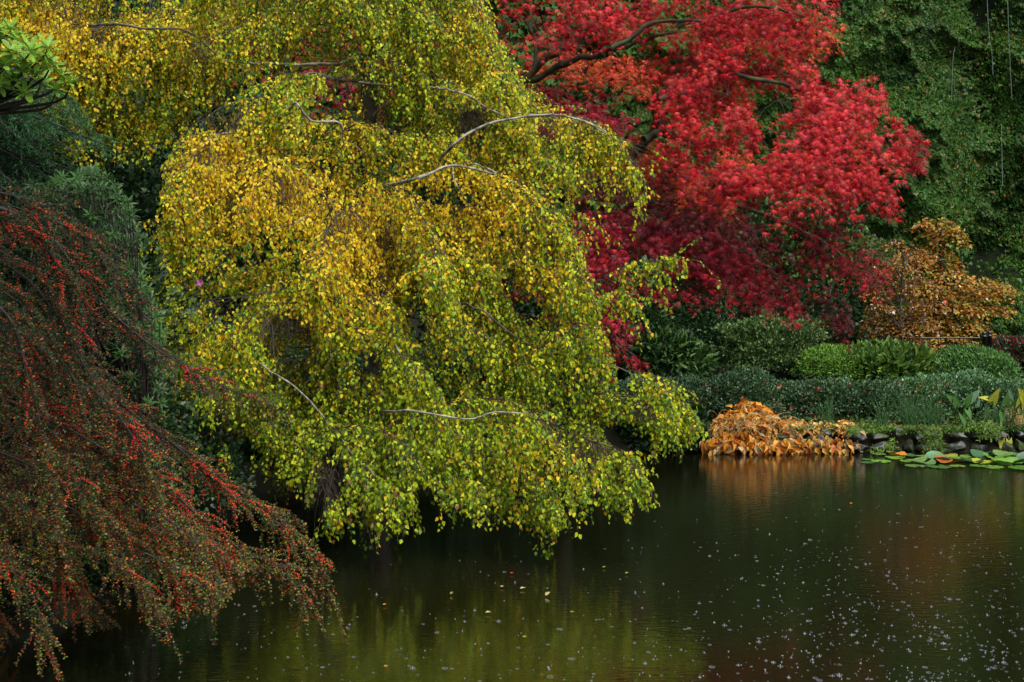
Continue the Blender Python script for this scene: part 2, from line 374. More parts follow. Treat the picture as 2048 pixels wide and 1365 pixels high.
# ------------------------------------------------------------------ generic bush
def bush(name, label, cat, c, R, n, T, s, cols, mat=None, group=None, up=.35, lift=.3, seed=1, stems=7, stem_mat=None, spiky=0, lump=.35, base_z=None, flop=.0, probs=None, shell=.45):
    """a real shrub: stems from the base, leaves through a lumpy crown"""
    c = np.asarray(c, float); R = np.asarray(R, float); mat = mat or M_GREEN
    bz = base_z if base_z is not None else c[2]-R[2]
    b = np.array([c[0], c[1], bz]); t = thing(name, b, label, cat, group)
    d = nrm(N(n, 3)); d[:, 2] = np.where(d[:, 2] < -.35, -d[:, 2], d[:, 2])
    q = d*1.7+c*.37
    lm = 1+lump*(fbm(q, 1.4, seed)-.5)*2+lump*.5*(fbm(q, 4, seed+9)-.5)*2
    r = 1-shell*U(0, 1, n)**1.6
    P = c+d*R*(lm*r)[:, None]
    nr = nrm(d/R)
    ax = nrm(nr*.8+np.array([0, 0, lift])+(.45+spiky)*N(n, 3)+np.array([0, 0, -flop])); nn = nrm(nr*.6+np.array([0, 0, up])+.55*N(n, 3))
    k = rng.choice(len(cols), n, p=probs); f = fbm(P, 1.5, seed+3)
    col = np.asarray(cols)[k]*U(.7, 1.3, n)[:, None]*(.7+.6*f)[:, None]
    sz = s*U(.7, 1.25, n)
    leaves('foliage', T, P, ax, nn, sz, col, mat, t, b)
    m = max(4, stems); a = np.arange(m)*2*np.pi/m+U(0, 1, m); e = c+np.stack([np.cos(a)*R[0]*.7, np.sin(a)*R[1]*.7, R[2]*U(-.1, .8, m)], -1)
    b0 = b+np.stack([np.cos(a)*R[0]*.15, np.sin(a)*R[1]*.15, 0*a-.03], -1); mid = (b0+e)/2+np.array([0, 0, .12])*R[2]
    pl = np.stack([curve([b0[i], mid[i], e[i]], 8) for i in range(m)]); V, F = tubes(pl, np.linspace(.018, .005, 8)[None].repeat(m, 0), 5)
    link_mesh('stem', V, F, stem_mat or M_DARKB, t, base=b)
    return t

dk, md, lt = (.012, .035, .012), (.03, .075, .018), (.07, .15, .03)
bl = (.03, .075, .045)
# dark clipped hedge under the maple, far hedges, terrace shrubs
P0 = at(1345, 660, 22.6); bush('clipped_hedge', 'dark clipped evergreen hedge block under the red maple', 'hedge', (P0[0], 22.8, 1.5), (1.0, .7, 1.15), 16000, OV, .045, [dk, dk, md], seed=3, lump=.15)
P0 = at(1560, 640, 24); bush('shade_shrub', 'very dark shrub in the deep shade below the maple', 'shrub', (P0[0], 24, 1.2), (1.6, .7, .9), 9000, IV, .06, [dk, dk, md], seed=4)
P0 = at(1540, 690, 21.6); bush('leafy_shrub', 'loose grey green shrub with upright leafy shoots on the terrace', 'shrub', (P0[0], 21.7, 1.02), (.78, .6, .55), 20000, OV, .045, [md, (.11, .19, .05), (.09, .15, .05)], seed=5, spiky=.2, lift=.9, lump=.5, base_z=.5)
P0 = at(1660, 690, 22.4); bush('shade_shrub', 'dull green small shrub behind the gap in the hedge row', 'shrub', (P0[0], 22.7, 1.05), (.7, .5, .5), 8000, OV, .05, [dk, md, (.10, .05, .02)], seed=6)
P0 = at(1340, 700, 21.4); bush('strap_leaved_plant', 'arching green strap leaved clump beside the dark hedge', 'plant', (P0[0], 21.5, .92), (.62, .5, .42), 4500, LN, .15, [md, lt, dk], seed=8, spiky=.2, lift=.8, flop=.4, base_z=.5)
P0 = at(1290, 700, 21.4); bush('leafy_shrub', 'dark shrub at the edge of the birch curtain', 'shrub', (P0[0]-.1, 21.7, 1.05), (.6, .5, .6), 7000, OV, .05, [dk, md], seed=12, base_z=.4)
P0 = at(1672, 735, 21.0); bush('rounded_shrub', 'bright green clipped rounded shrub left of the brown sapling', 'shrub', (P0[0], 21.1, .85), (.58, .5, .32), 16000, LN, .05, [(.11, .25, .025), (.14, .28, .03), md], seed=9, lump=.16, spiky=.15, lift=.5, base_z=.45)
P0 = at(1945, 735, 20.9); bush('rounded_shrub', 'bright green clipped rounded shrub in front of the iron fence posts', 'shrub', (P0[0], 21.0, .76), (.68, .55, .38), 18000, LN, .06, [(.09, .23, .05), (.10, .22, .05), md], seed=10, lump=.18, spiky=.2, lift=.7, base_z=.45)
P0 = at(1780, 745, 20.9); bush('broad_leaved_plant', 'yellow green broad leaved perennials between the two rounded shrubs', 'plant', (P0[0], 21.0, .82), (.62, .45, .34), 3200, T_ovate(.26, .05, .2), .14, [lt, (.10, .20, .03), md, (.12, .20, .03)], M_SOFT, seed=11, lift=.6, flop=.1, base_z=.45)
P0 = at(2035, 700, 22.6); bush('berry_shrub', 'dark shrub dotted with red berries beyond the fence', 'shrub', (P0[0]+.1, 22.9, .92), (.55, .5, .28), 9000, OV, .04, [dk, bl, (.28, .02, .02)], seed=13, base_z=.6, probs=[.4, .4, .2])
P0 = at(1740, 480, 24.2); bush('feathery_shrub', 'pale olive feathery shrub against the ivy left of the dogwood', 'shrub', (P0[0], 24.3, 2.15), (.55, .45, .6), 9000, LN, .07, [(.09, .13, .035), (.13, .15, .04), md], M_SOFT, seed=14, lift=.2, spiky=.2, base_z=.8)
P0 = at(1590, 560, 24.4); bush('leafy_shrub', 'mid green bush seen through gaps in the maple', 'shrub', (P0[0], 24.5, 2.3), (1.3, .5, 1.2), 9000, IV, .07, [md, dk, lt], seed=15, base_z=.8)
# lawn strip and pale ledge at the right edge
x = U(6.2, 12, 26000); y = U(23.2, 25.0, 26000)
tag(leaves('grass', LN, np.stack([x, y, height(x, y)], -1), np.array([0, 0, 1.])+.35*N(26000, 3), N(26000, 3), U(.05, .12, 26000), np.array([.10, .22, .03])*U(.6, 1.3, 26000)[:, None], M_SOFT), 'bright green lawn strip beyond the iron fence', 'grass', kind='stuff')

# front terrace ground-cover hedge: separate mounds in a row
mounds = [(1385, 800, 19.6, 80, 44, 'darkest glossy small leaved mound beside the birch tips'), (1480, 800, 19.5, 75, 46, 'glossy small leaved mound behind the peak of the orange hostas'), (1575, 800, 19.7, 80, 50, 'dome of small dark leaves right behind the orange hostas'),
          (1665, 806, 19.5, 80, 48, 'small leaved mound with scattered red maple leaves'), (1745, 815, 19.4, 70, 48, 'low small leaved mound below the broad leaved perennials'),
          (1825, 800, 19.6, 85, 52, 'blue green mound behind the tufts of rushes'), (1920, 800, 19.7, 85, 50, 'blue green mound behind the upright arrow shaped leaves'), (2015, 800, 19.6, 90, 55, 'blue green mound at the right frame edge'), (1300, 800, 19.8, 70, 46, 'dark mound mostly hidden by the birch curtain')]
for i, (a, b, Y, rx, rz, lb) in enumerate(mounds):
    c = at(a, b, Y); k = Y/FPX; br = 1.0+.5*(i in (5, 6, 7))
    bush('groundcover_shrub', lb, 'shrub', (c[0], Y, c[2]-.02+.07*math.sin(i*2.3)), (rx*k*1.05, .5+.1*math.sin(i), rz*k*(1+.12*math.sin(i*1.7))), 9500, OV, .034, [np.array(dk)*2*br, np.array((.05, .11, .05))*br, np.array(md)*br*1.5, np.array((.13, .21, .12))*br], group='clipped mounds along the front terrace', seed=30+i, lump=.42, base_z=.33, up=.6)

# dark bank behind the birch tips and along the left shore
for i, (a, b, Y, rx, ry, rz, lb) in enumerate([(1330, 870, 18.4, .55, .4, .45, 'dark ivy clump hanging to the water under the birch tips'), (1080, 850, 18.6, .9, .5, .8, 'dark shrub on the far bank behind the lowest birch curtain'), (820, 850, 17.6, 1.0, .6, .8, 'dark bush on the bank behind the middle of the birch'), (560, 870, 16.2, .9, .6, .7, 'dark bank bush left behind the birch'),
          (1150, 640, 22, 1.4, .7, 1.5, 'tall dark evergreen behind the birch and maple'), (850, 600, 21, 1.8, .8, 1.9, 'tall dark evergreen behind the birch trunk'), (420, 560, 19, 1.8, .9, 2.2, 'dark evergreen filling the gap left of the birch'), (60, 520, 17, 2.0, .9, 2.4, 'dark evergreen behind the cotoneaster')]):
    c = at(a, b, Y); bush('bank_shrub', lb, 'shrub', c, (rx, ry, rz), 7000 if i < 4 else 9000, IV, .08, [dk, dk, md], group='dark evergreens on the banks', seed=50+i, base_z=float(height(np.array(c[0]), np.array(c[1]))))

# ------------------------------------------------------------------ iron fence
fb = at(1960, 700, 22.2); t = thing('iron_fence', (fb[0], 22.2, .72), 'low black iron railing with two ball topped posts', 'fence')
def bars(segs, r, sides=6):
    V, F = tubes(np.array([np.linspace(a, b, 4) for a, b in segs]), np.full((len(segs), 4), r), sides); return V, F
xs = np.arange(at(1760, 700, 22.2)[0], at(1965, 700, 22.2)[0], .13); zt, zb = at(1900, 678, 22.2)[2], .75
link_mesh('railing', *bars([((x, 22.2, zb), (x, 22.2, zt)) for x in xs], .008), M_IRON, t, base=t.location)
link_mesh('top_rail', *bars([((xs[0], 22.2, zt+.012), (xs[-1], 22.2, zt+.012))], .014), M_IRON, t, base=t.location)
for px in (1968, 1985):
    x = at(px, 700, 22.2)[0]; y = 22.2 if px == 1968 else 22.35
    V, F = tubes(np.array([[[x, y, z] for z in (.7, zt+.02, zt+.025, zt+.05, zt+.055, zt+.075, zt+.1, zt+.12)]]), np.array([[.035, .035, .05, .05, .025, .04, .04, .002]]), 10)
    link_mesh('post', V, F, M_IRON, t, base=t.location)

# ------------------------------------------------------------------ tree builder for the small autumn trees
def layered_tree(name, label, base, trunk_pts, r0, pads, T, s, cols, probs, mat, per, bark, droop=.5, extra=None):
    t = thing(name, base, label, 'tree')
    V, F, c = tube1(trunk_pts, r0, r0*.35, 20, 8, .05); link_mesh('trunk', V, F, bark, t, base=base, smooth=True)
    br, P_, D_, N_ = [], [], [], []
    for (a, b, Y, rx, rz, ry) in pads:
        p = at(a, b, Y); k = np.argmin(np.abs(c[:, 2]-(p[2]-.35))); s0 = c[min(k, len(c)-3)]
        v, f, cc = tube1([s0, (s0*.45+p*.55)+np.array([0, 0, .05]), p], .016, .004, 10, 5); br.append((v, f))
        n = int(per*rx*ry*4); th = U(0, 2*np.pi, n); rr = np.sqrt(U(0, 1, n)); q = np.stack([np.cos(th)*rr*rx, np.sin(th)*rr*ry, -rz*rr**2*1.2+rz*.5*N(n)*.5], -1)
        q[:, 2] += rz*1.0*(fbm(p+q, 3.5, 77)-.5)
        for j in range(9):
            a2 = j*.7; e = p+np.array([math.cos(a2)*rx*.85, math.sin(a2)*ry*.85, -rz*.8]); br.append(tube1([p, (p+e)/2+np.array([0, 0, rz*.3]), e], .005, .002, 6, 4)[:2])
        P_.append(p+q); D_.append(nrm(np.stack([np.cos(th), np.sin(th), 0*th-droop], -1)+.5*N(n, 3))); N_.append(nrm(np.stack([.3*np.cos(th), .3*np.sin(th)-.25, 0*th+1], -1)+.4*N(n, 3)))
    P, D, Nn = map(np.concatenate, (P_, D_, N_)); n = len(P)
    V, F = joinq(br); link_mesh('branch', V, F, bark, t, base=base)
    k = rng.choice(len(cols), n, p=probs); col = np.asarray(cols)[k]*U(.65, 1.35, n)[:, None]
    leaves('crown', T, P, D, Nn, s*U(.7, 1.25, n), col, mat, t, base)
    return t
k = 23/FPX
b0 = np.array([at(1868, 720, 23.0)[0], 23.0, .75])
pads = []
for (a, b, rx, rz) in [(1870, 440, 48, 18), (1900, 470, 40, 16), (1860, 500, 60, 20), (1820, 520, 50, 20), (1890, 530, 45, 18), (1900, 545, 50, 20), (1960, 560, 60, 18), (1990, 572, 45, 14), (1930, 580, 70, 22), (1880, 590, 70, 22),
                       (1960, 610, 60, 20), (2000, 615, 30, 12), (1910, 640, 65, 22), (1860, 630, 60, 24), (1950, 650, 40, 18), (1900, 670, 60, 22), (1850, 570, 60, 22), (1985, 585, 40, 14), (1925, 610, 50, 16), (1890, 455, 45, 14)]:
    pads.append((a, b, 23+U(-.45, .35), rx*k, rz*k, rx*k*.8))
layered_tree('dogwood_tree', 'tiered dogwood turning orange and olive above the iron fence', b0, [b0-[0, 0, .1], at(1872, 640, 23), at(1885, 560, 23), at(1880, 480, 23), at(1880, 440, 23)], .05, pads, OV, .055,
             [(.33, .15, .015), (.26, .22, .015), (.42, .17, .02), (.10, .14, .012), (.36, .07, .015), (.7, .6, .3)], [.3, .25, .2, .14, .09, .02], M_DRY, 560, M_DARKB)
k = 21.6/FPX
b0 = np.array([at(1806, 760, 21.3)[0], 21.3, .48]); pads = []
for (a, b, rx, rz) in [(1830, 500, 40, 18), (1800, 530, 45, 22), (1780, 560, 50, 24), (1840, 560, 45, 20), (1800, 590, 60, 26), (1750, 580, 30, 14), (1860, 600, 35, 18), (1770, 625, 50, 22), (1830, 630, 50, 24), (1760, 610, 30, 12), (1800, 665, 60, 24), (1770, 690, 40, 16), (1835, 690, 40, 16), (1810, 640, 50, 22), (1750, 650, 30, 14), (1790, 480, 25, 16), (1770, 520, 25, 14)]:
    pads.append((a, b, 21.5+U(-.35, .3), rx*k, rz*k, rx*k*.8))
layered_tree('brown_sapling', 'slender small tree with fine rusty brown leaves and grey twigs', b0, [b0-[0, 0, .1], at(1806, 700, 21.3), at(1800, 620, 21.3), at(1806, 540, 21.3), at(1815, 500, 21.3)], .018, pads, OV, .042,
             [(.26, .10, .012), (.19, .12, .012), (.33, .14, .015), (.14, .06, .015), (.45, .46, .45)], [.32, .27, .18, .19, .04], M_DRY, 900, M_DARKB)

# ------------------------------------------------------------------ stone edging of the far bank
def rock_arrays(c, R, seed):
    V, F = T_ico()
    for _ in range(3):
        mids = {}; V = list(map(tuple, V)); nf = []
        def mid(i, j):
            key = (min(i, j), max(i, j))
            if key not in mids: V.append(tuple(nrm(np.array(V[i])+np.array(V[j])))); mids[key] = len(V)-1
            return mids[key]
        for a, b, c_ in F:
            x, y, z = mid(a, b), mid(b, c_), mid(c_, a); nf += [[a, x, z], [b, y, x], [c_, z, y], [x, y, z]]
        V = np.array(V); F = np.array(nf)
    q = np.sign(V)*np.abs(V)**.65; q = q*(.62+.55*fbm(V+seed*7.3, 1.1, seed)+.28*fbm(V+seed*3.1, 4.5, seed, 2))[:, None]
    r2 = np.random.default_rng(seed); 
    for _ in range(16):                       # chipped facets
        nn = nrm(r2.normal(size=3)); d = q@nn; q = q-np.maximum(d-.52, 0)[:, None]*nn*.95
    return q*R+c, F
we = thing('stone_edging', (at(1700, 900, 18.15)[0], 18.3, 0), 'low edging of dark wet stones along the far waterline', 'stone wall')
x = at(1560, 900, 18.2)[0]; i = 0
while x < 9.4:
    wd = U(.10, .20); z0 = U(.05, .08); hh = U(.08, .12)
    for (zz, h2) in ((z0, hh), (z0+hh*1.55, hh*.8)):
        if zz > .2 and U(0, 1) < .15: continue
        i += 1; V, F = rock_arrays(np.array([x+U(-.05, .05), 18.22+(.06 if zz > .15 else 0)+U(-.04, .04), zz]), np.array([wd*U(.85, 1.15), .16, h2]), i)
        if i < 96: link_mesh('stone', V, F, M_STONE, we, base=we.location, smooth=False)
    x += wd*1.75
for i, (a, b, Y, r, lb) in enumerate([(700, 888, 17.2, .16, 'grey boulder glimpsed through the birch at the back of the pond'), (665, 905, 16.6, .13, 'small stone left of the boulder behind the birch'), (745, 900, 17.0, .14, 'flat stone right of the boulder behind the birch'), (60, 1150, 10.4, .2, 'dark stone under the cotoneaster on the near bank'), (225, 1190, 10.6, .15, 'stone at the waterline below the cotoneaster sprays')]):
    c = at(a, b, Y); V, F = rock_arrays(c*0, np.array([r*1.3, r, r*.8]), 200+i)
    tag(link_mesh('boulder', V+c, F, M_STONE, base=c, smooth=True), lb, 'rock')

n = 60000; x = U(-8, 11, n); y = U(18.6, 25.2, n); P = np.stack([x, y, height(x, y)+U(0, .16, n)*fbm(np.stack([x, y, 0*x], -1), 1.5, 66)], -1)
tag(leaves('undergrowth', OV, P, np.array([0, -.2, .3])+N(n, 3)*.8, np.array([0, -.3, 1])+.5*N(n, 3), U(.04, .08, n), np.array([.03, .07, .018])*U(.4, 1.4, n)[:, None], M_GREEN), 'dark green undergrowth covering the terraces', 'undergrowth', kind='stuff')
# low mossy ground cover on the terrace lip + fallen red leaves
n = 30000; x = U(2.2, 9.6, n); y = 18.25+U(0, 1, n)**1.3*1.1; P = np.stack([x, y, height(x, y)+U(0, .05, n)], -1); f = fbm(P, 2, 61)
c = np.where((f > .5)[:, None], np.array([.10, .19, .03]), np.array([.05, .10, .02]))*U(.6, 1.3, n)[:, None]
tag(leaves('ground_cover', OV, P, np.array([0, -.3, .5])+N(n, 3)*.7, np.array([0, -.3, 1])+.5*N(n, 3), U(.02, .045, n), c, M_SOFT), 'low bright green creeping plants on the terrace edge', 'ground cover', kind='stuff')
n = 22000; x = U(4.3, 9.6, n); y = U(17.98, 18.35, n); z = U(.02, .40, n); P = np.stack([x, y, z], -1); f = fbm(P*np.array([1, .3, 1]), 2.6, 67); kp = (f > .555+.5*np.maximum(.22-z, 0)) & (z < .30+.3*(f-.45)); P = P[kp]; n = len(P)
tag(leaves('creeping_ferns', LN, P, np.array([0, -.5, -.3])+N(n, 3)*.6, np.array([0, -.8, .7])+.5*N(n, 3), U(.03, .07, n), np.array([.09, .17, .02])*U(.4, 1.4, n)[:, None], M_SOFT), 'small green ferns and creepers spilling over the stone edging', 'creeping plants', kind='stuff')
n = 420; x = U(2.2, 9, n); y = U(18.3, 19.2, n); P = np.stack([x, y, height(x, y)+.05], -1)
x2 = U(1.8, 8, 150); a2 = U(1330, 1900, 150); P2 = at(a2, 765+U(0, 75, 150), 19.15)
P = np.vstack([P, P2]); n = len(P)
col = np.array([.5, .03, .03])*U(.4, 1.2, n)[:, None]; col[::4] = np.array([.45, .18, .05])
tag(leaves('fallen_leaves', MP, P, N(n, 3), np.array([0, -.6, 1])+.4*N(n, 3), U(.03, .055, n), col, M_MAPLE), 'red maple leaves fallen on the terrace and hedge', 'fallen leaves', kind='stuff')

# ------------------------------------------------------------------ orange hosta heap
def hosta(px0, px1, top, lb, n, stalks, cols, probs, s):
    cx_ = (px0+px1)/2; b = at(cx_, 895, 18.3); b[2] = .28; t = thing('hosta_clump', b, lb, 'plant', 'withered hosta clumps on the stone edging')
    u = U(-1, 1, n); a = cx_+u*(px1-px0)/2; topy = 905-(905-top)*(1-np.abs(u)**2.0)
    v = U(0, 1, n); py = topy+(902-topy)*v; Y = 18.75-.75*v+.08*N(n)
    Y = np.maximum(Y, 17.95); P = at(a, py, Y); P[:, 2] = np.maximum(P[:, 2], U(.04, .2, n)); P[:, 2] = np.maximum(P[:, 2], height(P[:, 0], P[:, 1])+U(.02, .1, n))
    D = nrm(np.stack([.8*u+.75*N(n), -.35+.6*N(n), -.5-.8*v+.5*N(n)], -1)); Nn = nrm(np.stack([.3*u+.6*N(n), -.9+.4*N(n), .6-.3*v+.6*N(n)], -1))
    k = rng.choice(len(cols), n, p=probs); col = np.asarray(cols)[k]*U(.7, 1.25, n)[:, None]
    leaves('foliage', T_ovate(.25, .16, .3), P, D, Nn, s*U(.35, 1.25, n), col*U(.8, 1.25, n)[:, None], M_DRY, t, b)
    m = stalks; S = np.stack([b[0]+U(-1, 1, m)*(px1-px0)/2*18.3/FPX*.7, 18.4+.15*N(m), .3+0*U(0, 1, m)], -1)
    pl = grow(S, np.stack([.8*N(m), -.4+.3*N(m), 1.1+0*S[:, 0]], -1), U(.3, .62, m)*(905-top)/110, 9, .25, .05)
    V, F = tubes(pl, np.linspace(.004, .002, 10)[None].repeat(m, 0), 4); link_mesh('stalk', V, F, M_STEM, t, base=b)
OR = [(.64, .25, .012), (.74, .38, .04), (.42, .13, .02), (.62, .46, .20), (.30, .07, .03)]
hosta(1405, 1590, 800, 'tall heap of orange withered hosta leaves by the birch tips', 1100, 75, OR, [.33, .25, .14, .2, .08], .125)
hosta(1530, 1700, 864, 'low pale straw coloured hosta leaves draped over the stones', 480, 45, [(.58, .38, .09), (.55, .28, .04), (.45, .13, .02), (.48, .36, .14)], [.35, .3, .2, .15], .11)
hosta(1685, 1715, 868, 'small dried leaf bunch hanging over the stones', 30, 10, [(.45, .25, .08), (.5, .35, .15)], [.5, .5], .13)

# rushes
def rush(px, py, w_, h_, n, lb, col=(.04, .11, .03)):
    b = at(px, py, 18.6); b[2] = .3; t = thing('rush_tuft', b, lb, 'plant', 'tufts of rushes on the terrace edge')
    S = b+np.stack([N(n)*w_*.4, N(n)*.07, 0*N(n)], -1); P = grow(S, np.stack([.3*N(n), .2*N(n), 1+0*N(n)], -1), h_*U(.35, 1.1, n), 7, .03, .04)
    V, F = tubes(P, np.linspace(.0045, .0015, 8)[None].repeat(n, 0), 3)
    link_mesh('blades', V, F, M_RUSH, t, np.array(col)*np.ones((len(V), 1)), b)
M_RUSH = leaf_mat('rush_blade', .5, .1, .4, .2)
rush(1655, 880, .10, .42, 45, 'sparse rush tuft right of the withered hostas'); rush(1765, 880, .08, .42, 40, 'thin rushes beside the stones')
rush(1820, 870, .14, .48, 110, 'tall green rush tuft before the hedge'); rush(1868, 870, .14, .42, 70, 'rush tuft left of the upright arrow shaped leaves'); rush(1985, 872, .16, .30, 60, 'rush tuft under the yellow arrow shaped leaf')
rush(2040, 880, .16, .36, 60, 'straw coloured rushes at the right frame edge', (.38, .28, .10))

# arrow-leaved marginal plants
AR = (np.array([[0, .1, 0], [-.28, -.25, .03], [-.30, .2, .05], [-.17, .65, .03], [0, 1.05, -.08], [.17, .65, .03], [.30, .2, .05], [.28, -.25, .03], [0, .5, -.02]]),
      np.array([[0, 2, 1], [0, 8, 2], [8, 3, 2], [8, 4, 3], [8, 5, 4], [8, 6, 5], [0, 6, 8], [0, 7, 6]]))
def arum(px, lb, lv):
    b = at(px, 875, 18.5); b[2] = .28; t = thing('arrow_leaved_plant', b, lb, 'plant', 'arrow leaved plants on the terrace edge')
    P, D, S, C, st = [], [], [], [], []
    for (a, bb, L, ang, c) in lv:
        p = at(a, bb, 18.4+U(-.15, .15)); P.append(p); th = radians(ang); D.append([math.sin(th), -.25, math.cos(th)]); S.append(.78*L*18.5/FPX); C.append(c)
        q = b+np.array([U(-.08, .08), U(-.05, .05), 0]); st.append(curve([q, (q*.4+p*.6)+np.array([0, 0, .06]), p], 9))
    P, D = np.array(P), np.array(D)
    for q in range(len(P)): leaves('leaf_blade', AR, P[q:q+1], D[q:q+1], np.array([[0, -1, .5]])+.35*N(1, 3), np.array(S[q]), np.array(C[q:q+1]), M_SOFT, t, b)
    V, F = tubes(np.array(st), np.linspace(.008, .005, 9)[None].repeat(len(st), 0), 5); link_mesh('stalk', V, F, M_GSTEM, t, base=b)
G_, Y_ = (.06, .17, .035), (.32, .34, .03)
arum(1922, 'clump of blue green upright arrow shaped leaves', [(1915, 812, 30, -20, G_), (1932, 808, 34, 25, G_), (1925, 830, 30, 170, G_), (1905, 800, 24, -50, G_), (1940, 800, 36, 40, (.16, .26, .16)), (1935, 820, 26, 160, G_), (1955, 812, 20, 10, (.16, .26, .16))])
arum(1960, 'single long stalked yellow arrow shaped leaf leaning right', [(1985, 805, 40, 20, Y_), (1975, 798, 26, -80, Y_)])
arum(2015, 'green arrow leaved clump close to the right frame edge', [(2010, 810, 34, 10, G_), (2025, 815, 40, 30, G_), (2005, 825, 30, 190, G_), (2020, 800, 30, -10, (.15, .25, .15)), (2040, 810, 40, 5, Y_), (2048, 800, 34, -30, Y_), (2045, 830, 30, 40, G_)])
arum(2005, 'yellow drooping arrow shaped leaves hanging to the water', [(2003, 880, 30, 185, Y_), (2018, 880, 26, 175, Y_), (2030, 882, 24, 160, (.45, .25, .05)), (1993, 880, 22, 200, (.4, .3, .08))])

# ------------------------------------------------------------------ water lily pads: each its own
def pad_mesh(curl, fold, seed):
    r2 = np.random.default_rng(seed); nr, na = 5, 30; V = [(0, 0, 0)]
    for i in range(1, nr+1):
        for j in range(na):
            th = radians(12)+j/(na-1)*radians(336); r = i/nr
            V.append((r*math.cos(th), r*math.sin(th), curl*r**3*(.5+.5*math.sin(2*th+seed))+fold*abs(r*math.sin(th))+.015*r2.normal()*r))
    F3 = [[0, 1+j, 2+j] for j in range(na-1)]; F4 = [[1+(i-1)*na+j, 1+i*na+j, 2+i*na+j, 2+(i-1)*na+j] for i in range(1, nr) for j in range(na-1)]
    F3 += [[q[0], q[1], q[2]] for q in F4]+[[q[0], q[2], q[3]] for q in F4]
    return np.array(V), np.array(F3)
pads = [(1735, 917, 12, 0), (1762, 921, 20, 0), (1790, 915, 20, 1), (1758, 908, 14, 0), (1782, 905, 10, 2), (1797, 910, 16, 3), (1815, 911, 16, 4), (1822, 921, 22, 0), (1845, 926, 26, 5), (1850, 914, 22, 1), (1875, 919, 26, 6), (1900, 923, 28, 7), (1895, 912, 20, 2),
        (1920, 917, 24, 1), (1945, 921, 26, 4), (1938, 910, 18, 0), (1965, 912, 24, 6), (1970, 924, 26, 2), (1990, 917, 24, 3), (2010, 911, 24, 5), (2015, 926, 32, 7), (2040, 919, 28, 1), (2038, 909, 22, 0), (2060, 925, 30, 6), (2045, 936, 28, 0), (1985, 932, 22, 0), (1880, 932, 24, 0), (1830, 931, 20, 0), (1990, 905, 14, 4), (1870, 907, 14, 0), (1735, 923, 14, 0), (2075, 915, 30, 2), (1958, 931, 18, 0), (1915, 932, 16, 0)]
pc = [(.06, .17, .02), (.10, .22, .03), (.24, .26, .03), (.42, .16, .02), (.035, .10, .02), (.10, .18, .05), (.05, .13, .05), (.28, .09, .02)]
cn = ['mid green', 'light green', 'yellow green', 'orange brown', 'dark green', 'pale green', 'grey green', 'rusty']
for i, (a, b, r, k) in enumerate(pads):
    g2 = ground_pt(a, b+3); R = r*g2[1]/FPX; up = [.0, .12, .2, .3, .2, .22, .28, .25][k]
    V, F = pad_mesh(up, .16*(k in (3, 6, 7)), i); an = U(0, 6.28); ca, sa = math.cos(an), math.sin(an)
    V = V@np.array([[ca, sa, 0], [-sa, ca, 0], [0, 0, 1]]); V = V*R+np.array([g2[0], g2[1], .006+.004*(i % 5)]); j = [0, 1, 4, 5, 2, 0, 6, 1][i % 8] if k == 0 else (k if (k not in (3, 7) or i % 2) else 1)
    cc = np.array(pc[j])*U(.8, 1.2); tilt = V[:, 1]-g2[1]; V[:, 2] += np.maximum(tilt, 0)*(.2 if k in (5, 6) else 0.)
    o = link_mesh('lily_pad', V, F, M_PAD, None, cc*np.ones((len(V), 1)), np.array([g2[0], g2[1], 0]), True)
    where = ['in the loose left end of the lily raft', 'in the middle of the lily raft', 'in the right part of the lily raft', 'at the right frame edge of the lily raft'][min(3, max(0, int((a-1735)//90)))]
    row = 'front row' if b > 925 else ('back row' if b < 913 else 'middle row')
    tag(o, f"{cn[j]} {'flat' if k == 0 else 'curled'} lily pad, {row}, {where}", 'lily pad', 'lily pads floating by the far bank')

# floating birch leaves and twigs
fl = [(765, 1213, 'amber leaf floating left of the bright reflection'), (1040, 1181, 'curled pale leaf on the water'), (1090, 1194, 'pale upturned leaf with its stalk raised'), (1000, 1177, 'tiny pale leaf left of the curled one'), (767, 1337, 'orange leaf floating near the bottom edge'), (970, 1229, 'long pale leaf floating below the birch'), (1045, 1278, 'small yellow leaf on the green reflection'), (1020, 1150, 'red leaf floating under the birch tips'), (1205, 1138, 'thin yellow leaf right of the lowest birch tip'),
      (355, 1316, 'white scrap of leaf near the cotoneaster'), (900, 1191, 'pale leaf standing on its edge'), (1690, 914, 'tiny cream leaf by the stones'), (1720, 907, 'curled cream leaf beside the lily raft'), (1140, 1060, 'small leaf behind the lowest birch tip'), (1700, 1010, 'orange leaf in the open water'), (1250, 1150, 'yellow speck of leaf right of the birch reflection'), (1140, 1228, 'olive leaf in the green reflection')]
for i, (a, b, lb) in enumerate(fl):
    g2 = ground_pt(a, b); p = np.array([[g2[0], g2[1], .012]]); s = .045 if i in (1, 2, 5, 12) else .03
    c = [.45, .40, .15] if 'pale' in lb or 'white' in lb or 'cream' in lb else ([.6, .25, .03] if 'orange' in lb or 'amber' in lb else ([.5, .06, .02] if 'red' in lb else [.30, .30, .04]))
    up = .5 if i in (2, 10) else .02
    V, F, C = leaves_arrays(T_ovate(.3, .2, -.15), p, np.array([[1.0, .3*math.sin(i), up]]), np.array([[0, -.2 if up < .5 else -1, 1.]]), s, np.array([c]))
    tag(link_mesh('floating_leaf', V, F, M_DRY, None, C, p[0]), lb, 'leaf', 'leaves floating on the pond')

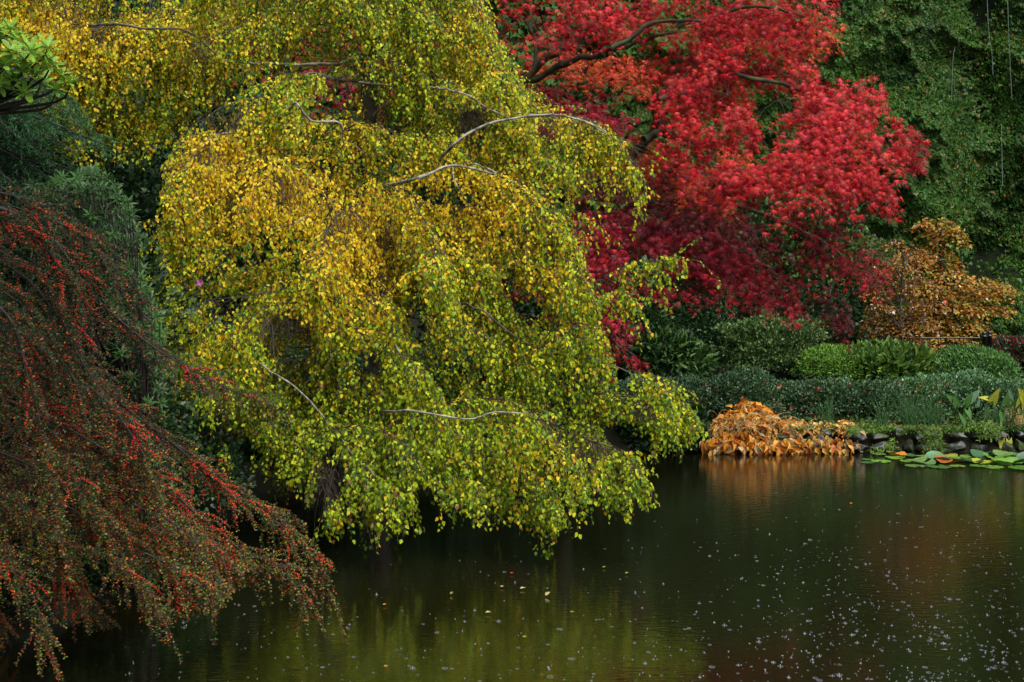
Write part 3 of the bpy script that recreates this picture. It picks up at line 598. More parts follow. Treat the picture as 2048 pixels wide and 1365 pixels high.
# ------------------------------------------------------------------ rain splashes (beyond counting)
def splashes():
    n = 9000; px = U(250, 2100, n); py = 925+U(0, 1, n)**.8*460
    dens = .10+.9*np.clip((px-1150)/700, 0, 1)*np.clip((py-930)/260, .15, 1)+.25*np.clip((py-1150)/200, 0, 1)
    cl_ = vnoise(np.stack([px/90, py/40, 0*px], -1), 1, 5); keep = U(0, 1, n) < dens*(.25+1.0*cl_)*.62
    px, py = px[keep], py[keep]; n = len(px); G = np.array([ground_pt(a, b) for a, b in zip(px, py)])
    ok = inside(G, pond); G = G[ok]; n = len(G); c = np.column_stack([G, np.zeros(n)])
    parts = []
    big = np.clip(rng.lognormal(-.8, .6, n), .15, 1.3); h = .012*big*(U(0, 1, n) < .4); m = h > 0; pl = np.stack([c[m], c[m]+np.stack([0*h[m], 0*h[m], h[m]*.6], -1), c[m]+np.stack([.002*N(m.sum()), 0*h[m], h[m]], -1)], 1)
    parts.append(tubes(pl, np.array([.0018, .0009, .0011])[None].repeat(m.sum(), 0)*U(.7, 1.3, m.sum())[:, None], 4))
    r = .011*big*U(.5, 1.4, n); th = np.linspace(0, 2*np.pi, 13); rg = c[:, None]+np.stack([np.cos(th)[None]*r[:, None], np.sin(th)[None]*r[:, None], .0022+0*r[:, None]*th[None]], -1)
    parts.append(tubes(rg, np.full((n, 13), .00045)*big[:, None], 3))
    V, F = joinq(parts)
    m_, t_, out = new_mat('rain_splash'); p = t_.nodes.new('ShaderNodeBsdfPrincipled'); p.inputs['Base Color'].default_value = (.45, .49, .55, 1); p.inputs['Roughness'].default_value = .15
    t_.links.new(p.outputs[0], out.inputs[0])
    return link_mesh('rain_splashes', V, F, m_)
tag(splashes(), 'small white rain splashes and rings all over the open water', 'rain splashes', kind='stuff')

# ------------------------------------------------------------------ weeping birch
YEL = [(470, 400, 130, 130, 1.0), (420, 300, 60, 60, .8), (700, 470, 110, 130, .9), (960, 420, 110, 110, 1.1), (740, 560, 60, 90, .7), (600, 640, 120, 60, .2), (1090, 930, 110, 50, .55), (250, 90, 240, 110, .6), (80, 60, 120, 80, .7), (1100, 240, 90, 40, .4), (1190, 320, 70, 70, .35), (1100, 560, 50, 60, .55), (930, 90, 50, 100, .5), (600, 380, 80, 70, .8), (840, 380, 90, 60, .6), (430, 720, 60, 60, .3), (700, 250, 90, 50, .35)]
def yfield(q):
    r = .19+0*q[..., 0]
    for a, b, sx, sy, w_ in YEL: r = r+w_*.66*np.exp(-((q[..., 0]-a)/sx)**2-((q[..., 1]-b)/sy)**2)
    return np.clip(r-.18*np.clip((q[..., 1]-650)/250, 0, 1), .04, .92)
BPOLY = [(-400, -700), (880, -700), (950, -100), (985, 60), (1060, 190), (1200, 245), (1290, 300), (1270, 350), (1300, 400), (1260, 455), (1210, 480), (1120, 470), (1165, 540), (1190, 640), (1215, 730), (1300, 745), (1360, 790), (1400, 850), (1375, 880), (1310, 905), (1225, 900), (1300, 955), (1285, 1035), (1180, 1040), (1110, 1080), (1040, 1035), (960, 1035), (900, 1000), (850, 1055), (790, 1095), (720, 1065), (600, 1060), (560, 990), (470, 965), (380, 900), (330, 800), (330, 660), (290, 520), (290, 440), (270, 400), (190, 330), (80, 240), (-400, 200)]
HOLES = [(305, 360, 30, 45), (450, 600, 60, 28), (735, 715, 45, 40), (830, 610, 30, 50), (1070, 610, 45, 40), (490, 900, 50, 40), (300, 420, 40, 40), (640, 215, 60, 25), (1150, 640, 40, 30), (1250, 860, 60, 30), (590, 700, 40, 30), (850, 990, 40, 40), (1020, 560, 25, 50)]
tb = at(745, 780, 14.9); tb[2] = float(height(np.array(tb[0]), np.array(tb[1])))
birch = thing('weeping_birch', tb, 'big weeping birch in yellow and green leaf hanging over the pond', 'tree')
tp = [tb-[0, 0, .1], at(760, 600, 14.9), at(735, 300, 14.8), at(745, 60, 14.7), at(735, -200, 14.8), at(750, -600, 15.0)]
V, F, trunkc = tube1(tp, .12, .045, 40, 10, .1); link_mesh('trunk', V, F, M_BARKB, birch, base=tb, smooth=True)

# each limb: photo line, distance start/end, radius, number of twigs, twig length, bark, start of the twigs
# (the last two: spread sideways, yellow bias)
limbs = [
 dict(p=[(745, 380), (830, 340), (900, 297), (1000, 243), (1090, 230), (1180, 243), (1255, 300), (1290, 390)], d=(14.6, 12.6), r=.026, n=95, L=(.35, .95), t0=.42),
 dict(p=[(745, 230), (850, 175), (920, 190), (980, 218), (1060, 225), (1180, 255), (1270, 300)], d=(14.7, 13.0), r=.022, n=60, L=(.25, .7), t0=.3),
 dict(p=[(745, 450), (800, 362), (860, 345), (905, 330), (990, 347), (1060, 400), (1130, 480), (1165, 560)], d=(14.6, 12.0), r=.028, n=120, L=(.5, 1.2), t0=.55),
 dict(p=[(740, 420), (660, 400), (560, 300), (450, 268), (380, 330), (340, 400)], d=(14.6, 12.6), r=.022, n=130, L=(.5, 1.25), t0=.5),
 dict(p=[(745, 320), (700, 290), (680, 245), (620, 240), (590, 205), (580, 240)], d=(14.5, 13.2), r=.022, n=40, L=(.2, .5), t0=.5, bark=1),
 dict(p=[(745, 500), (690, 420), (610, 370), (560, 330), (520, 370)], d=(14.5, 12.3), r=.020, n=90, L=(.5, 1.1), t0=.3),
 dict(p=[(740, 420), (720, 390), (760, 370), (820, 400), (860, 470), (880, 560)], d=(14.2, 11.8), r=.020, n=90, L=(.5, 1.1), t0=.15),
 dict(p=[(750, 520), (760, 440), (720, 410), (660, 450), (640, 540)], d=(14.2, 11.9), r=.020, n=90, L=(.5, 1.2), t0=.2),
 dict(p=[(1080, 700), (1130, 630), (1180, 575), (1250, 530), (1350, 518)], d=(13.3, 12.2), r=.008, n=48, L=(.12, .38), t0=.25),
 dict(p=[(1150, 660), (1190, 600), (1240, 580), (1270, 600)], d=(13.0, 12.3), r=.006, n=26, L=(.12, .4), t0=.1),
 dict(p=[(750, 620), (900, 600), (1000, 640), (1100, 672), (1200, 710), (1300, 762), (1370, 815), (1395, 845)], d=(14.6, 12.2), r=.022, n=170, L=(.3, .75), t0=.25),
 dict(p=[(750, 700), (880, 680), (1000, 720), (1100, 760), (1200, 790), (1300, 810)], d=(14.6, 12.6), r=.020, n=130, L=(.35, .8), t0=.3),
 dict(p=[(750, 770), (790, 822), (870, 830), (960, 825), (1050, 830), (1150, 870), (1230, 905), (1285, 950)], d=(14.2, 11.4), r=.022, n=190, L=(.35, .95), t0=.25),
 dict(p=[(760, 820), (850, 830), (880, 870), (960, 900), (1060, 950), (1110, 1000)], d=(13.8, 11.3), r=.016, n=110, L=(.3, .65), t0=.25),
 dict(p=[(740, 700), (600, 690), (530, 725), (580, 770), (650, 835), (700, 900), (760, 970)], d=(14.2, 11.2), r=.020, n=170, L=(.4, .95), t0=.3, bark=1),
 dict(p=[(740, 660), (640, 640), (560, 700), (480, 760), (440, 840)], d=(14.4, 12.2), r=.018, n=120, L=(.4, .9), t0=.3),
 dict(p=[(740, 600), (600, 560), (480, 560), (400, 620), (370, 700)], d=(14.5, 12.6), r=.018, n=120, L=(.4, .9), t0=.3),
 dict(p=[(745, 120), (600, 130), (430, 110), (340, 60), (230, 48), (170, 70)], d=(14.8, 13.8), r=.024, n=130, L=(.4, 1.1), t0=.25, bark=1),
 dict(p=[(745, 0), (840, -80), (900, -60), (955, 20), (990, 120), (1010, 170)], d=(14.7, 13.2), r=.018, n=120, L=(.4, .9), t0=.2),
 dict(p=[(745, 170), (690, 165), (620, 150), (540, 180), (470, 240)], d=(14.6, 13.4), r=.03, n=90, L=(.4, 1.0), t0=.3),
 dict(p=[(700, 700), (790, 690), (850, 760), (920, 840), (980, 900)], d=(13.9, 12.0), r=.018, n=110, L=(.4, .9), t0=.2, bark=1),
 dict(p=[(560, 860), (600, 880), (640, 940), (660, 1000)], d=(12.6, 11.4), r=.010, n=80, L=(.3, .7), t0=.0),
 dict(p=[(740, 560), (850, 560), (960, 545), (1060, 560), (1130, 600), (1160, 660)], d=(14.4, 12.4), r=.016, n=100, L=(.35, .85), t0=.35),
]
# further limbs so that the crown is full to its outline
r3 = np.random.default_rng(21); cnt = 0
while cnt < 172:
    a, b = (r3.uniform(-250, 1300), r3.uniform(-420, 960)) if cnt < 104 else ((r3.uniform(560, 960), r3.uniform(-120, 330)) if cnt < 122 else ((r3.uniform(340, 700), r3.uniform(560, 900)) if cnt < 136 else ((r3.uniform(-60, 330), r3.uniform(-60, 330)) if cnt < 160 else (r3.uniform(620, 860), r3.uniform(200, 620)))))
    q = np.array([a, b+60]); 
    if not inside(q, BPOLY) or not inside(q+[0, 50], BPOLY): continue
    if b > 320 and a < 310: continue
    s = 1 if a > 640+80*r3.normal() else -1
    Y = 14.9-3.1*np.clip(b/950, 0, 1)+r3.uniform(-.9, .6); f = r3.uniform(.7, 1.2)
    Y = max(Y, 11.5)
    if 136 <= cnt < 160: Y = r3.uniform(13.6, 14.9)
    limbs.append(dict(p=[(a-s*130*f, b+70*f), (a-s*50*f, b), (a+s*50*f, b+r3.uniform(-15, 25)), (a+s*130*f, b+r3.uniform(15, 60)*f), (a+s*190*f, b+r3.uniform(45, 110)*f)], d=(Y+.7, Y-.25), r=.012, n=60, L=(.3, .95), t0=.06, auto=1)); cnt += 1
tot = 0
for li, lm in enumerate(limbs):
    pp = lm['p']; Ys = np.linspace(lm['d'][0], lm['d'][1], len(pp)); pts = at([p[0] for p in pp], [p[1] for p in pp], Ys)
    c = curve(pts, 30); inl = inside(proj(c), BPOLY) | (np.arange(30) < 10); last = 30 if (inl.all() or li in (8, 9)) else max(6, int(np.argmin(inl))); V1, F1, _ = tube1(c[:last:2], lm['r']*(.45 if lm.get('auto') else .75), lm['r']*.14, 30, 6, .13)
    n = lm['n']; t = lm['t0']+(1-lm['t0'])*U(0, 1, n)**.9; S, tg = along(c[None], t[None]); S, tg = S[0], tg[0]
    gr_ = U(.10, .50, n); D = nrm(tg*1.15+.62*N(n, 3)*np.array([1, 1, .5])+np.array([.08, -.12, .28])); L = U(*lm['L'], n)*U(.7, 1.15, n)*(1-.2*(t > .9))
    tipn = 0 if lm.get('auto') else 9
    if tipn:                                   # long fine twigs trailing off the end of the limb
        e0 = last-1; kt = rng.integers(max(2, e0-9), e0+1, tipn); S = np.vstack([S, c[kt]]); ee = nrm(c[e0]-c[max(0, e0-4)])
        D = np.vstack([D, nrm(ee+.38*N(tipn, 3)*np.array([1, 1, .8])+np.array([.15, 0, .12]))]); L = np.concatenate([L, U(.25, .6, tipn)]); gr_ = np.concatenate([gr_, U(.05, .2, tipn)]); n += tipn
    P = grow(S, D, L, 10, gr_[:, None], .12)
    q = proj(P); ins = inside(q+(N(len(P), 1, 2)*np.array([16, 24])), BPOLY)
    for hx, hy, hrx, hry in HOLES: ins &= ((q[..., 0]-hx)/hrx)**2+((q[..., 1]-hy)/hry)**2 > .8*U(.3, 1.2)
    if not lm.get('auto') and li in (8, 9): ins[:] = True
    okl = np.cumprod(ins | (np.arange(11) < 2), axis=1).sum(1)/11.0        # share of the twig inside the crown
    if tipn: okl[-tipn:] = np.maximum(okl[-tipn:], U(.5, 1, tipn))
    keep = (okl > .2) & (inside(q[:, 0], BPOLY) | (li in (8, 9))); P, L, okl = P[keep], (L*okl)[keep], okl[keep]; n = len(P)
    if n < 3: continue
    P = np.stack([along(P, (okl[:, None]*np.linspace(0, 1, 11)[None]))[0]], 0)[0]
    # side twiglets
    m = 2; tt = U(.1, .75, (n, m)); s2, t2 = along(P, tt); s2, t2 = s2.reshape(-1, 3), t2.reshape(-1, 3); L2 = np.repeat(L, m)*U(.2, .45, n*m)
    P2 = grow(s2, nrm(t2*.6+.8*N(n*m, 3)*np.array([1, 1, .3])), L2, 10, .4, .1)
    PA = np.concatenate([P, P2]); LA = np.concatenate([L, L2])
    rr = np.linspace(.0032, .0012, 11)[None]*np.where(np.arange(len(PA)) < n, 1, .6)[:, None]; V2, F2 = tubes(PA, rr, 3)
    nm = 'branch'
    if V2.size:
        br = link_mesh('branch', *joinq([(V1, F1)]), (M_TWIG if lm.get('auto') else (M_LICHEN if (lm.get('bark') or li < 4) else M_BARKB)), birch, base=tb, smooth=True)
        link_mesh('twigs', V2, F2, M_TWIG, br, base=tb)
    k = int(np.ceil(LA.max()/.022)); tl = (np.arange(k)[None]+U(.1, .9, (len(PA), k)))*.025/LA[:, None]; ok = (tl < 1) & (tl > .06) & (U(0, 1, tl.shape) < .92) & (vnoise(along(PA, tl)[0], 2.6, 97) > .29)
    lp, lt_ = along(PA, tl); lp, lt_ = lp[ok], lt_[ok]; m = len(lp); side = N(m, 3)*np.array([1, 1, .35])
    d = nrm(lt_*.35+side*.55+np.array([0, 0, -.75])); lp = lp+nrm(side)*.012
    nn = nrm(N(m, 3)*.8+np.array([.1, -.75, .45]))
    q = proj(lp); y = yfield(q); tw = np.repeat(U(-.22, .22, len(PA)), ok.sum(1)); pl_ = np.repeat(okl if len(okl) == len(PA) else np.concatenate([okl, np.repeat(okl, 2)]), ok.sum(1))
    h = U(0, 1, m); isy = h < y+tw; v = U(0, 1, m)[:, None]
    yc = np.array([.82, .50, .010])*(1-v)+np.array([.80, .68, .03])*v; yc = np.where((U(0, 1, m) < .07)[:, None], np.array([.72, .32, .02]), yc)
    gc = np.array([.22, .38, .014])*(1-v)+np.array([.62, .68, .025])*v; gc = np.where((U(0, 1, m) < .25)[:, None], np.array([.09, .21, .02]), gc)
    gc = np.where((U(0, 1, m) < .04)[:, None], np.array([.25, .12, .04]), gc)
    col = np.where(isy[:, None], yc, gc)*U(.75, 1.12, m)[:, None]
    leaves('leaves', OV, lp, d, nn, U(.018, .046, m), col, M_BIRCH, br, tb); tot += m
print('birch leaves', tot, 'limbs', len(limbs))

for pp, Y, r_, bk in [([(880, 320), (900, 297), (945, 262), (1000, 243), (1090, 230), (1150, 236), (1210, 262)], 12.2, .016, 1), ([(780, 372), (815, 360), (860, 345), (905, 330), (950, 338), (992, 348)], 12.0, .018, 1), ([(905, 331), (915, 372), (940, 410)], 12.1, .006, 1), ([(930, 333), (950, 328), (985, 345)], 12.0, .007, 1),
    ([(770, 826), (810, 820), (870, 828), (935, 838), (990, 825), (1052, 829)], 11.0, .011, 1), ([(860, 829), (890, 850), (930, 872)], 11.0, .006, 0), ([(515, 728), (560, 758), (600, 785), (640, 828), (658, 868)], 11.0, .010, 1), ([(578, 222), (592, 205), (622, 238), (682, 245), (690, 290)], 12.3, .013, 1), ([(860, 176), (920, 186), (975, 215), (1035, 245)], 12.5, .009, 1),
    ([(720, 168), (790, 172)], 12.6, .016, 0), ([(175, 52), (232, 49), (300, 60), (372, 62), (432, 110)], 13.0, .014, 0), ([(530, 464), (590, 447), (625, 425)], 11.9, .006, 1), ([(765, 590), (800, 700), (840, 760)], 11.9, .009, 1), ([(920, 608), (960, 618), (1010, 660), (1060, 690)], 11.8, .011, 0), ([(1150, 735), (1180, 715), (1290, 760), (1350, 815)], 12.0, .006, 0)]:
    m = len(pp); yy = Y+np.where((np.arange(m) == 0), .9, 0)+np.where(np.arange(m) == m-1, .25, 0)
    V, F, _ = tube1(at([p[0] for p in pp], [p[1] for p in pp], yy), r_, r_*.4, 26, 7, .06); link_mesh('branch', V, F, M_LICHEN if bk else M_BARKB, birch, base=tb, smooth=True)
# ------------------------------------------------------------------ red Japanese maple
mb = at(1130, 780, 19.3); mb[2] = float(height(np.array(mb[0]), np.array(mb[1])))
maple = thing('red_maple', mb, 'large Japanese maple in scarlet and crimson leaf with dark mossy limbs', 'tree')
V, F, _ = tube1([mb-[0, 0, .1], at(1120, 600, 19.2), at(1090, 430, 19.0), at(1040, 280, 18.9), at(1000, 160, 18.9), at(960, 40, 19), at(930, -200, 19)], .16, .06, 30, 10, .08); link_mesh('trunk', V, F, M_MOSS, maple, base=mb, smooth=True)
ml = [([(1100, 470), (1170, 400), (1250, 330), (1290, 280), (1320, 245), (1330, 190), (1390, 120)], 18.9, 16.8, .075), ([(1290, 285), (1340, 270), (1400, 290), (1480, 300)], 17.6, 17.0, .05), ([(1040, 290), (1050, 160), (1120, 100), (1190, 50), (1260, 20), (1350, -60)], 18.9, 17.4, .06), ([(1060, 155), (1140, 130), (1200, 110), (1260, 95), (1360, 60)], 18.7, 17.5, .045),
      ([(1110, 130), (1122, 80), (1150, 20), (1170, -40)], 17.9, 17.6, .03), ([(1165, 110), (1160, 70), (1185, 30)], 17.8, 17.6, .02), ([(1230, 95), (1300, 60), (1380, 45), (1450, 60)], 17.4, 16.9, .03), ([(1325, 250), (1345, 200), (1370, 165)], 17.2, 16.9, .04), ([(1060, 160), (1068, 90), (1060, 20), (1040, -80)], 18.8, 18.2, .03), ([(1100, 480), (1250, 420), (1400, 400), (1550, 430), (1680, 510)], 18.9, 17.0, .04), ([(1110, 560), (1200, 520), (1330, 490), (1480, 520), (1600, 570)], 19.0, 16.8, .04), ([(1330, 190), (1450, 150), (1580, 170), (1700, 220)], 17.2, 16.5, .035), ([(1360, 60), (1480, 20), (1600, 40)], 17.5, 16.8, .03), ([(1110, 600), (1160, 620), (1210, 650), (1250, 680)], 18.8, 15.2, .02)]
for pp, y0, y1, r in ml:
    pts = at([p[0] for p in pp], [p[1] for p in pp], np.linspace(y0-.9, y1-.3, len(pp))); V, F, c = tube1(pts, r*1.05, r*.4, 24, 8, .35)
    link_mesh('branch', V, F, M_MOSS, maple, base=mb, smooth=True)
# sprays: px, py, distance, half width, half height on the photo, colour set (0 scarlet, 1 crimson, 2 maroon: underside shade put into the colour, 3 orange red)
sp = [(1050, 40, 17.2, 95, 45, 0), (1170, 0, 17, 60, 26, 0), (980, 110, 17.8, 60, 40, 1), (1290, 20, 17, 90, 40, 0), (1400, 30, 16.8, 90, 45, 0), (1500, 30, 16.6, 90, 50, 0), (1590, 20, 16.6, 70, 30, 0), (1640, 35, 16.5, 40, 25, 3), (1620, 60, 16.6, 30, 25, 0),
      (1350, 110, 16.8, 50, 26, 0), (1390, 120, 16.4, 110, 50, 0), (1480, 110, 16.2, 110, 50, 0), (1560, 140, 16.2, 90, 45, 0), (1215, 200, 17.2, 40, 24, 1), (1420, 190, 16.2, 70, 40, 0), (1460, 190, 15.9, 110, 50, 0), (1560, 200, 15.8, 110, 50, 0), (1650, 190, 15.8, 90, 40, 0), (1720, 170, 15.9, 60, 35, 0), (1750, 200, 15.8, 40, 30, 0),
      (1420, 260, 15.7, 80, 45, 0), (1520, 270, 15.5, 100, 50, 0), (1620, 270, 15.4, 100, 50, 0), (1710, 260, 15.4, 80, 45, 0), (1780, 255, 15.5, 50, 30, 0), (1825, 265, 15.4, 26, 22, 0), (1840, 280, 15.3, 14, 14, 1), (1150, 220, 17.2, 110, 32, 1), (1060, 185, 17.6, 70, 28, 1), (1200, 250, 17.6, 40, 20, 3), (1120, 110, 18.2, 60, 30, 3), (1240, 130, 18.2, 60, 30, 3),
      (1430, 330, 15.5, 60, 32, 1), (1520, 340, 15.2, 80, 36, 0), (1600, 340, 15.2, 80, 36, 0), (1690, 330, 15.2, 60, 36, 0), (1740, 350, 15.2, 45, 32, 0), (1770, 380, 15.1, 28, 20, 0), (1460, 385, 15.4, 55, 26, 0), (1540, 400, 15.2, 50, 18, 0), (1410, 350, 16.4, 50, 30, 3), (1300, 320, 17.6, 80, 20, 3), (1230, 350, 17.0, 70, 40, 2), (1340, 370, 16.8, 100, 50, 2), (1330, 425, 16.8, 90, 34, 2),
      (1410, 430, 16.3, 90, 34, 2), (1200, 440, 16.8, 70, 34, 1), (1290, 470, 16.4, 90, 36, 1), (1400, 490, 16.1, 90, 38, 1), (1480, 470, 16.6, 60, 30, 2), (1600, 450, 15.7, 60, 34, 1), (1640, 420, 15.5, 40, 24, 1), (1690, 405, 15.4, 32, 20, 1), (1650, 480, 15.8, 50, 22, 1), (1710, 500, 15.7, 40, 18, 1), (1750, 525, 15.7, 28, 14, 1), (1460, 530, 15.9, 80, 34, 1), (1540, 560, 15.8, 60, 30, 1), (1590, 580, 15.7, 30, 18, 1), (1370, 535, 16.1, 70, 30, 1), (1260, 530, 16.2, 70, 30, 1),
      (1180, 500, 16.5, 60, 36, 1), (1640, 560, 16.2, 34, 40, 2), (1670, 605, 16.1, 26, 28, 2), (1690, 625, 16, 14, 14, 2), (1100, 560, 16.8, 60, 40, 2), (1160, 590, 16.2, 50, 40, 2), (1240, 600, 15.4, 40, 26, 1), (1230, 660, 15.2, 40, 26, 1), (1255, 690, 15.0, 36, 20, 1), (1200, 640, 15.6, 40, 28, 1), (1000, 600, 17, 60, 50, 2), (1040, 480, 17.2, 80, 60, 2), (1590, 490, 16.6, 50, 22, 2),
      (1290, 285, 17.3, 50, 24, 3), (1350, 335, 17.1, 60, 24, 3), (1480, 300, 16.3, 40, 26, 3), (1560, 70, 17.2, 60, 30, 3), (1400, 160, 17.2, 80, 30, 3), (1620, 540, 16.2, 30, 30, 3), (560, 60, 18.2, 160, 60, 1), (700, 140, 18, 120, 70, 1), (840, 60, 18, 100, 60, 1), (450, 10, 18.2, 120, 40, 1), (1000, -60, 17.5, 150, 60, 0), (1250, -90, 17, 200, 60, 0), (1480, -70, 16.6, 160, 50, 0)]
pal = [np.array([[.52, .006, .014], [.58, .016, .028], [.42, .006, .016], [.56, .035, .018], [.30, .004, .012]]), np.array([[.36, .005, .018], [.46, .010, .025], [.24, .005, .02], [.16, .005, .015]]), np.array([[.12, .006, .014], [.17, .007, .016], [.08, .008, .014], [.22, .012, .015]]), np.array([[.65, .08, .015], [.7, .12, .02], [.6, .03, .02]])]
mt = 0
for si, (a, b, Y, rx, rz, cl_) in enumerate(sp):
    kx = Y/FPX; p = at(a, b-rz*.5, Y); RX, RZ = rx*kx*1.25, rz*kx*1.35; RY = RX*.75
    n = int(np.clip(1750*RX*RY*(1.6 if cl_ != 2 else 1.2), 60, 1300)); th = U(0, 2*np.pi, n); rr = np.sqrt(U(0, 1, n))
    edge = 1+.35*(fbm(np.stack([np.cos(th)*2, np.sin(th)*2, 0*th+si], -1), 1.2, 71)-.5)*2
    q = np.stack([np.cos(th)*rr*RX*edge, np.sin(th)*rr*RY*edge, 0*th], -1); lay = rng.integers(0, 4, n)
    # the spray slopes down to its outer edge and toward the pond; leaves lie in a few ragged tiers
    q[:, 2] = -RZ*.75*rr**2+q[:, 1]*RZ/RY*.55-.10*lay-.0*q[:, 0]-.22*q[:, 0]*np.clip((a-1250)/300, -.6, 1)*RZ/RX+.07*(fbm((p+q)*np.array([1, 1, 0]), 2.0, 81)-.5)*2+.02*N(n)
    hole = fbm(p+q, 2.1, 83) > .41; th, rr, q = th[hole], rr[hole], q[hole]; n = len(q)
    if n < 12: continue
    P = p+q; out = nrm(np.stack([.8*np.cos(th), .6*np.sin(th)-.3, 0*th-.8], -1)+.6*N(n, 3)); nn = nrm(np.stack([.3*np.cos(th), -.55+.15*np.sin(th), 0*th+.85], -1)+.42*N(n, 3))
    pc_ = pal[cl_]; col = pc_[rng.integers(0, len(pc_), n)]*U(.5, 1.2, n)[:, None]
    m = max(4, n//60); e = P[rng.choice(n, m)]; root = p+np.array([0, RY*.3, -.12]); pl = np.stack([root+0*e, root*.5+e*.5+np.array([0, 0, .05]), e-np.array([0, 0, .01])], 1)
    V, F = tubes(pl, np.array([.003, .003, .002])[None].repeat(m, 0), 3)
    tw = link_mesh('spray', V, F, M_DARKB, maple, base=mb)
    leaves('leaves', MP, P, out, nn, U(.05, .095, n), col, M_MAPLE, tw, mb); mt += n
print('maple', mt)

# ------------------------------------------------------------------ cotoneaster: arching fans of branchlets with berries
cb = at(-150, 1150, 10.0); cb[2] = float(height(np.array(cb[0]), np.array(cb[1])))
cot = thing('cotoneaster', cb, 'huge arching cotoneaster loaded with scarlet berries on the near bank', 'shrub')
CP = [(-300, 360), (60, 385), (110, 420), (180, 470), (240, 540), (290, 620), (330, 700), (400, 745), (560, 805), (470, 800), (380, 790), (330, 810), (360, 880), (430, 960), (520, 1020), (600, 1080), (665, 1180), (640, 1235), (560, 1160), (500, 1140), (430, 1235), (380, 1240), (200, 1260), (95, 1345), (-300, 1400)]
arcs = [([(-120, 380), (0, 415), (110, 480), (190, 590), (290, 685), (430, 765), (545, 812)], 8.3, 8.6, .020, 1), ([(-100, 370), (60, 400), (150, 455), (220, 520), (280, 600)], 8.9, 9.2, .012, 0), ([(-100, 460), (60, 560), (130, 660), (170, 740), (270, 880), (300, 960)], 8.2, 8.2, .012, 1), ([(-100, 600), (50, 640), (150, 720), (240, 800), (340, 880), (420, 960), (500, 1010), (590, 1070), (635, 1130), (655, 1180)], 8.6, 8.9, .014, 2),
        ([(-100, 760), (80, 830), (220, 900), (330, 980), (430, 1060), (500, 1110), (580, 1140), (620, 1210)], 8.5, 8.7, .012, 2), ([(-100, 880), (60, 930), (180, 1010), (300, 1060), (390, 1100), (430, 1180)], 8.4, 8.4, .012, 1), ([(-100, 960), (40, 1010), (140, 1090), (240, 1130), (330, 1230)], 8.2, 8.1, .012, 1), ([(-100, 1080), (0, 1120), (60, 1180), (90, 1280)], 7.9, 7.9, .010, 1),
        ([(-100, 540), (20, 640), (60, 780), (100, 950), (110, 1040)], 7.8, 7.8, .012, 2), ([(-60, 600), (40, 700), (200, 1000), (330, 1090), (420, 1120), (510, 1135)], 8.7, 8.8, .012, 1), ([(-100, 700), (100, 760), (280, 850), (380, 910), (470, 980), (560, 1030), (600, 1080)], 9.0, 9.1, .012, 1)]
r4 = np.random.default_rng(5)
for i in range(58):
    a, b = r4.uniform(-180, 430), r4.uniform(390, 1180); 
    if not inside(np.array([a+60, b+30]), CP): continue
    Y = r4.uniform(8.0, 9.6); an = radians(r4.uniform(20, 62)); L = r4.uniform(140, 260)
    arcs.append(([(a-.5*L*math.cos(an*.6), b-.5*L*math.sin(an*.6)), (a, b), (a+.5*L*math.cos(an), b+.5*L*math.sin(an)), (a+.8*L*math.cos(an), b+L*.95*math.sin(an)+20)], Y, Y-.1, .006, r4.integers(0, 3)))
lt_tot = bt = 0; ALLB = []
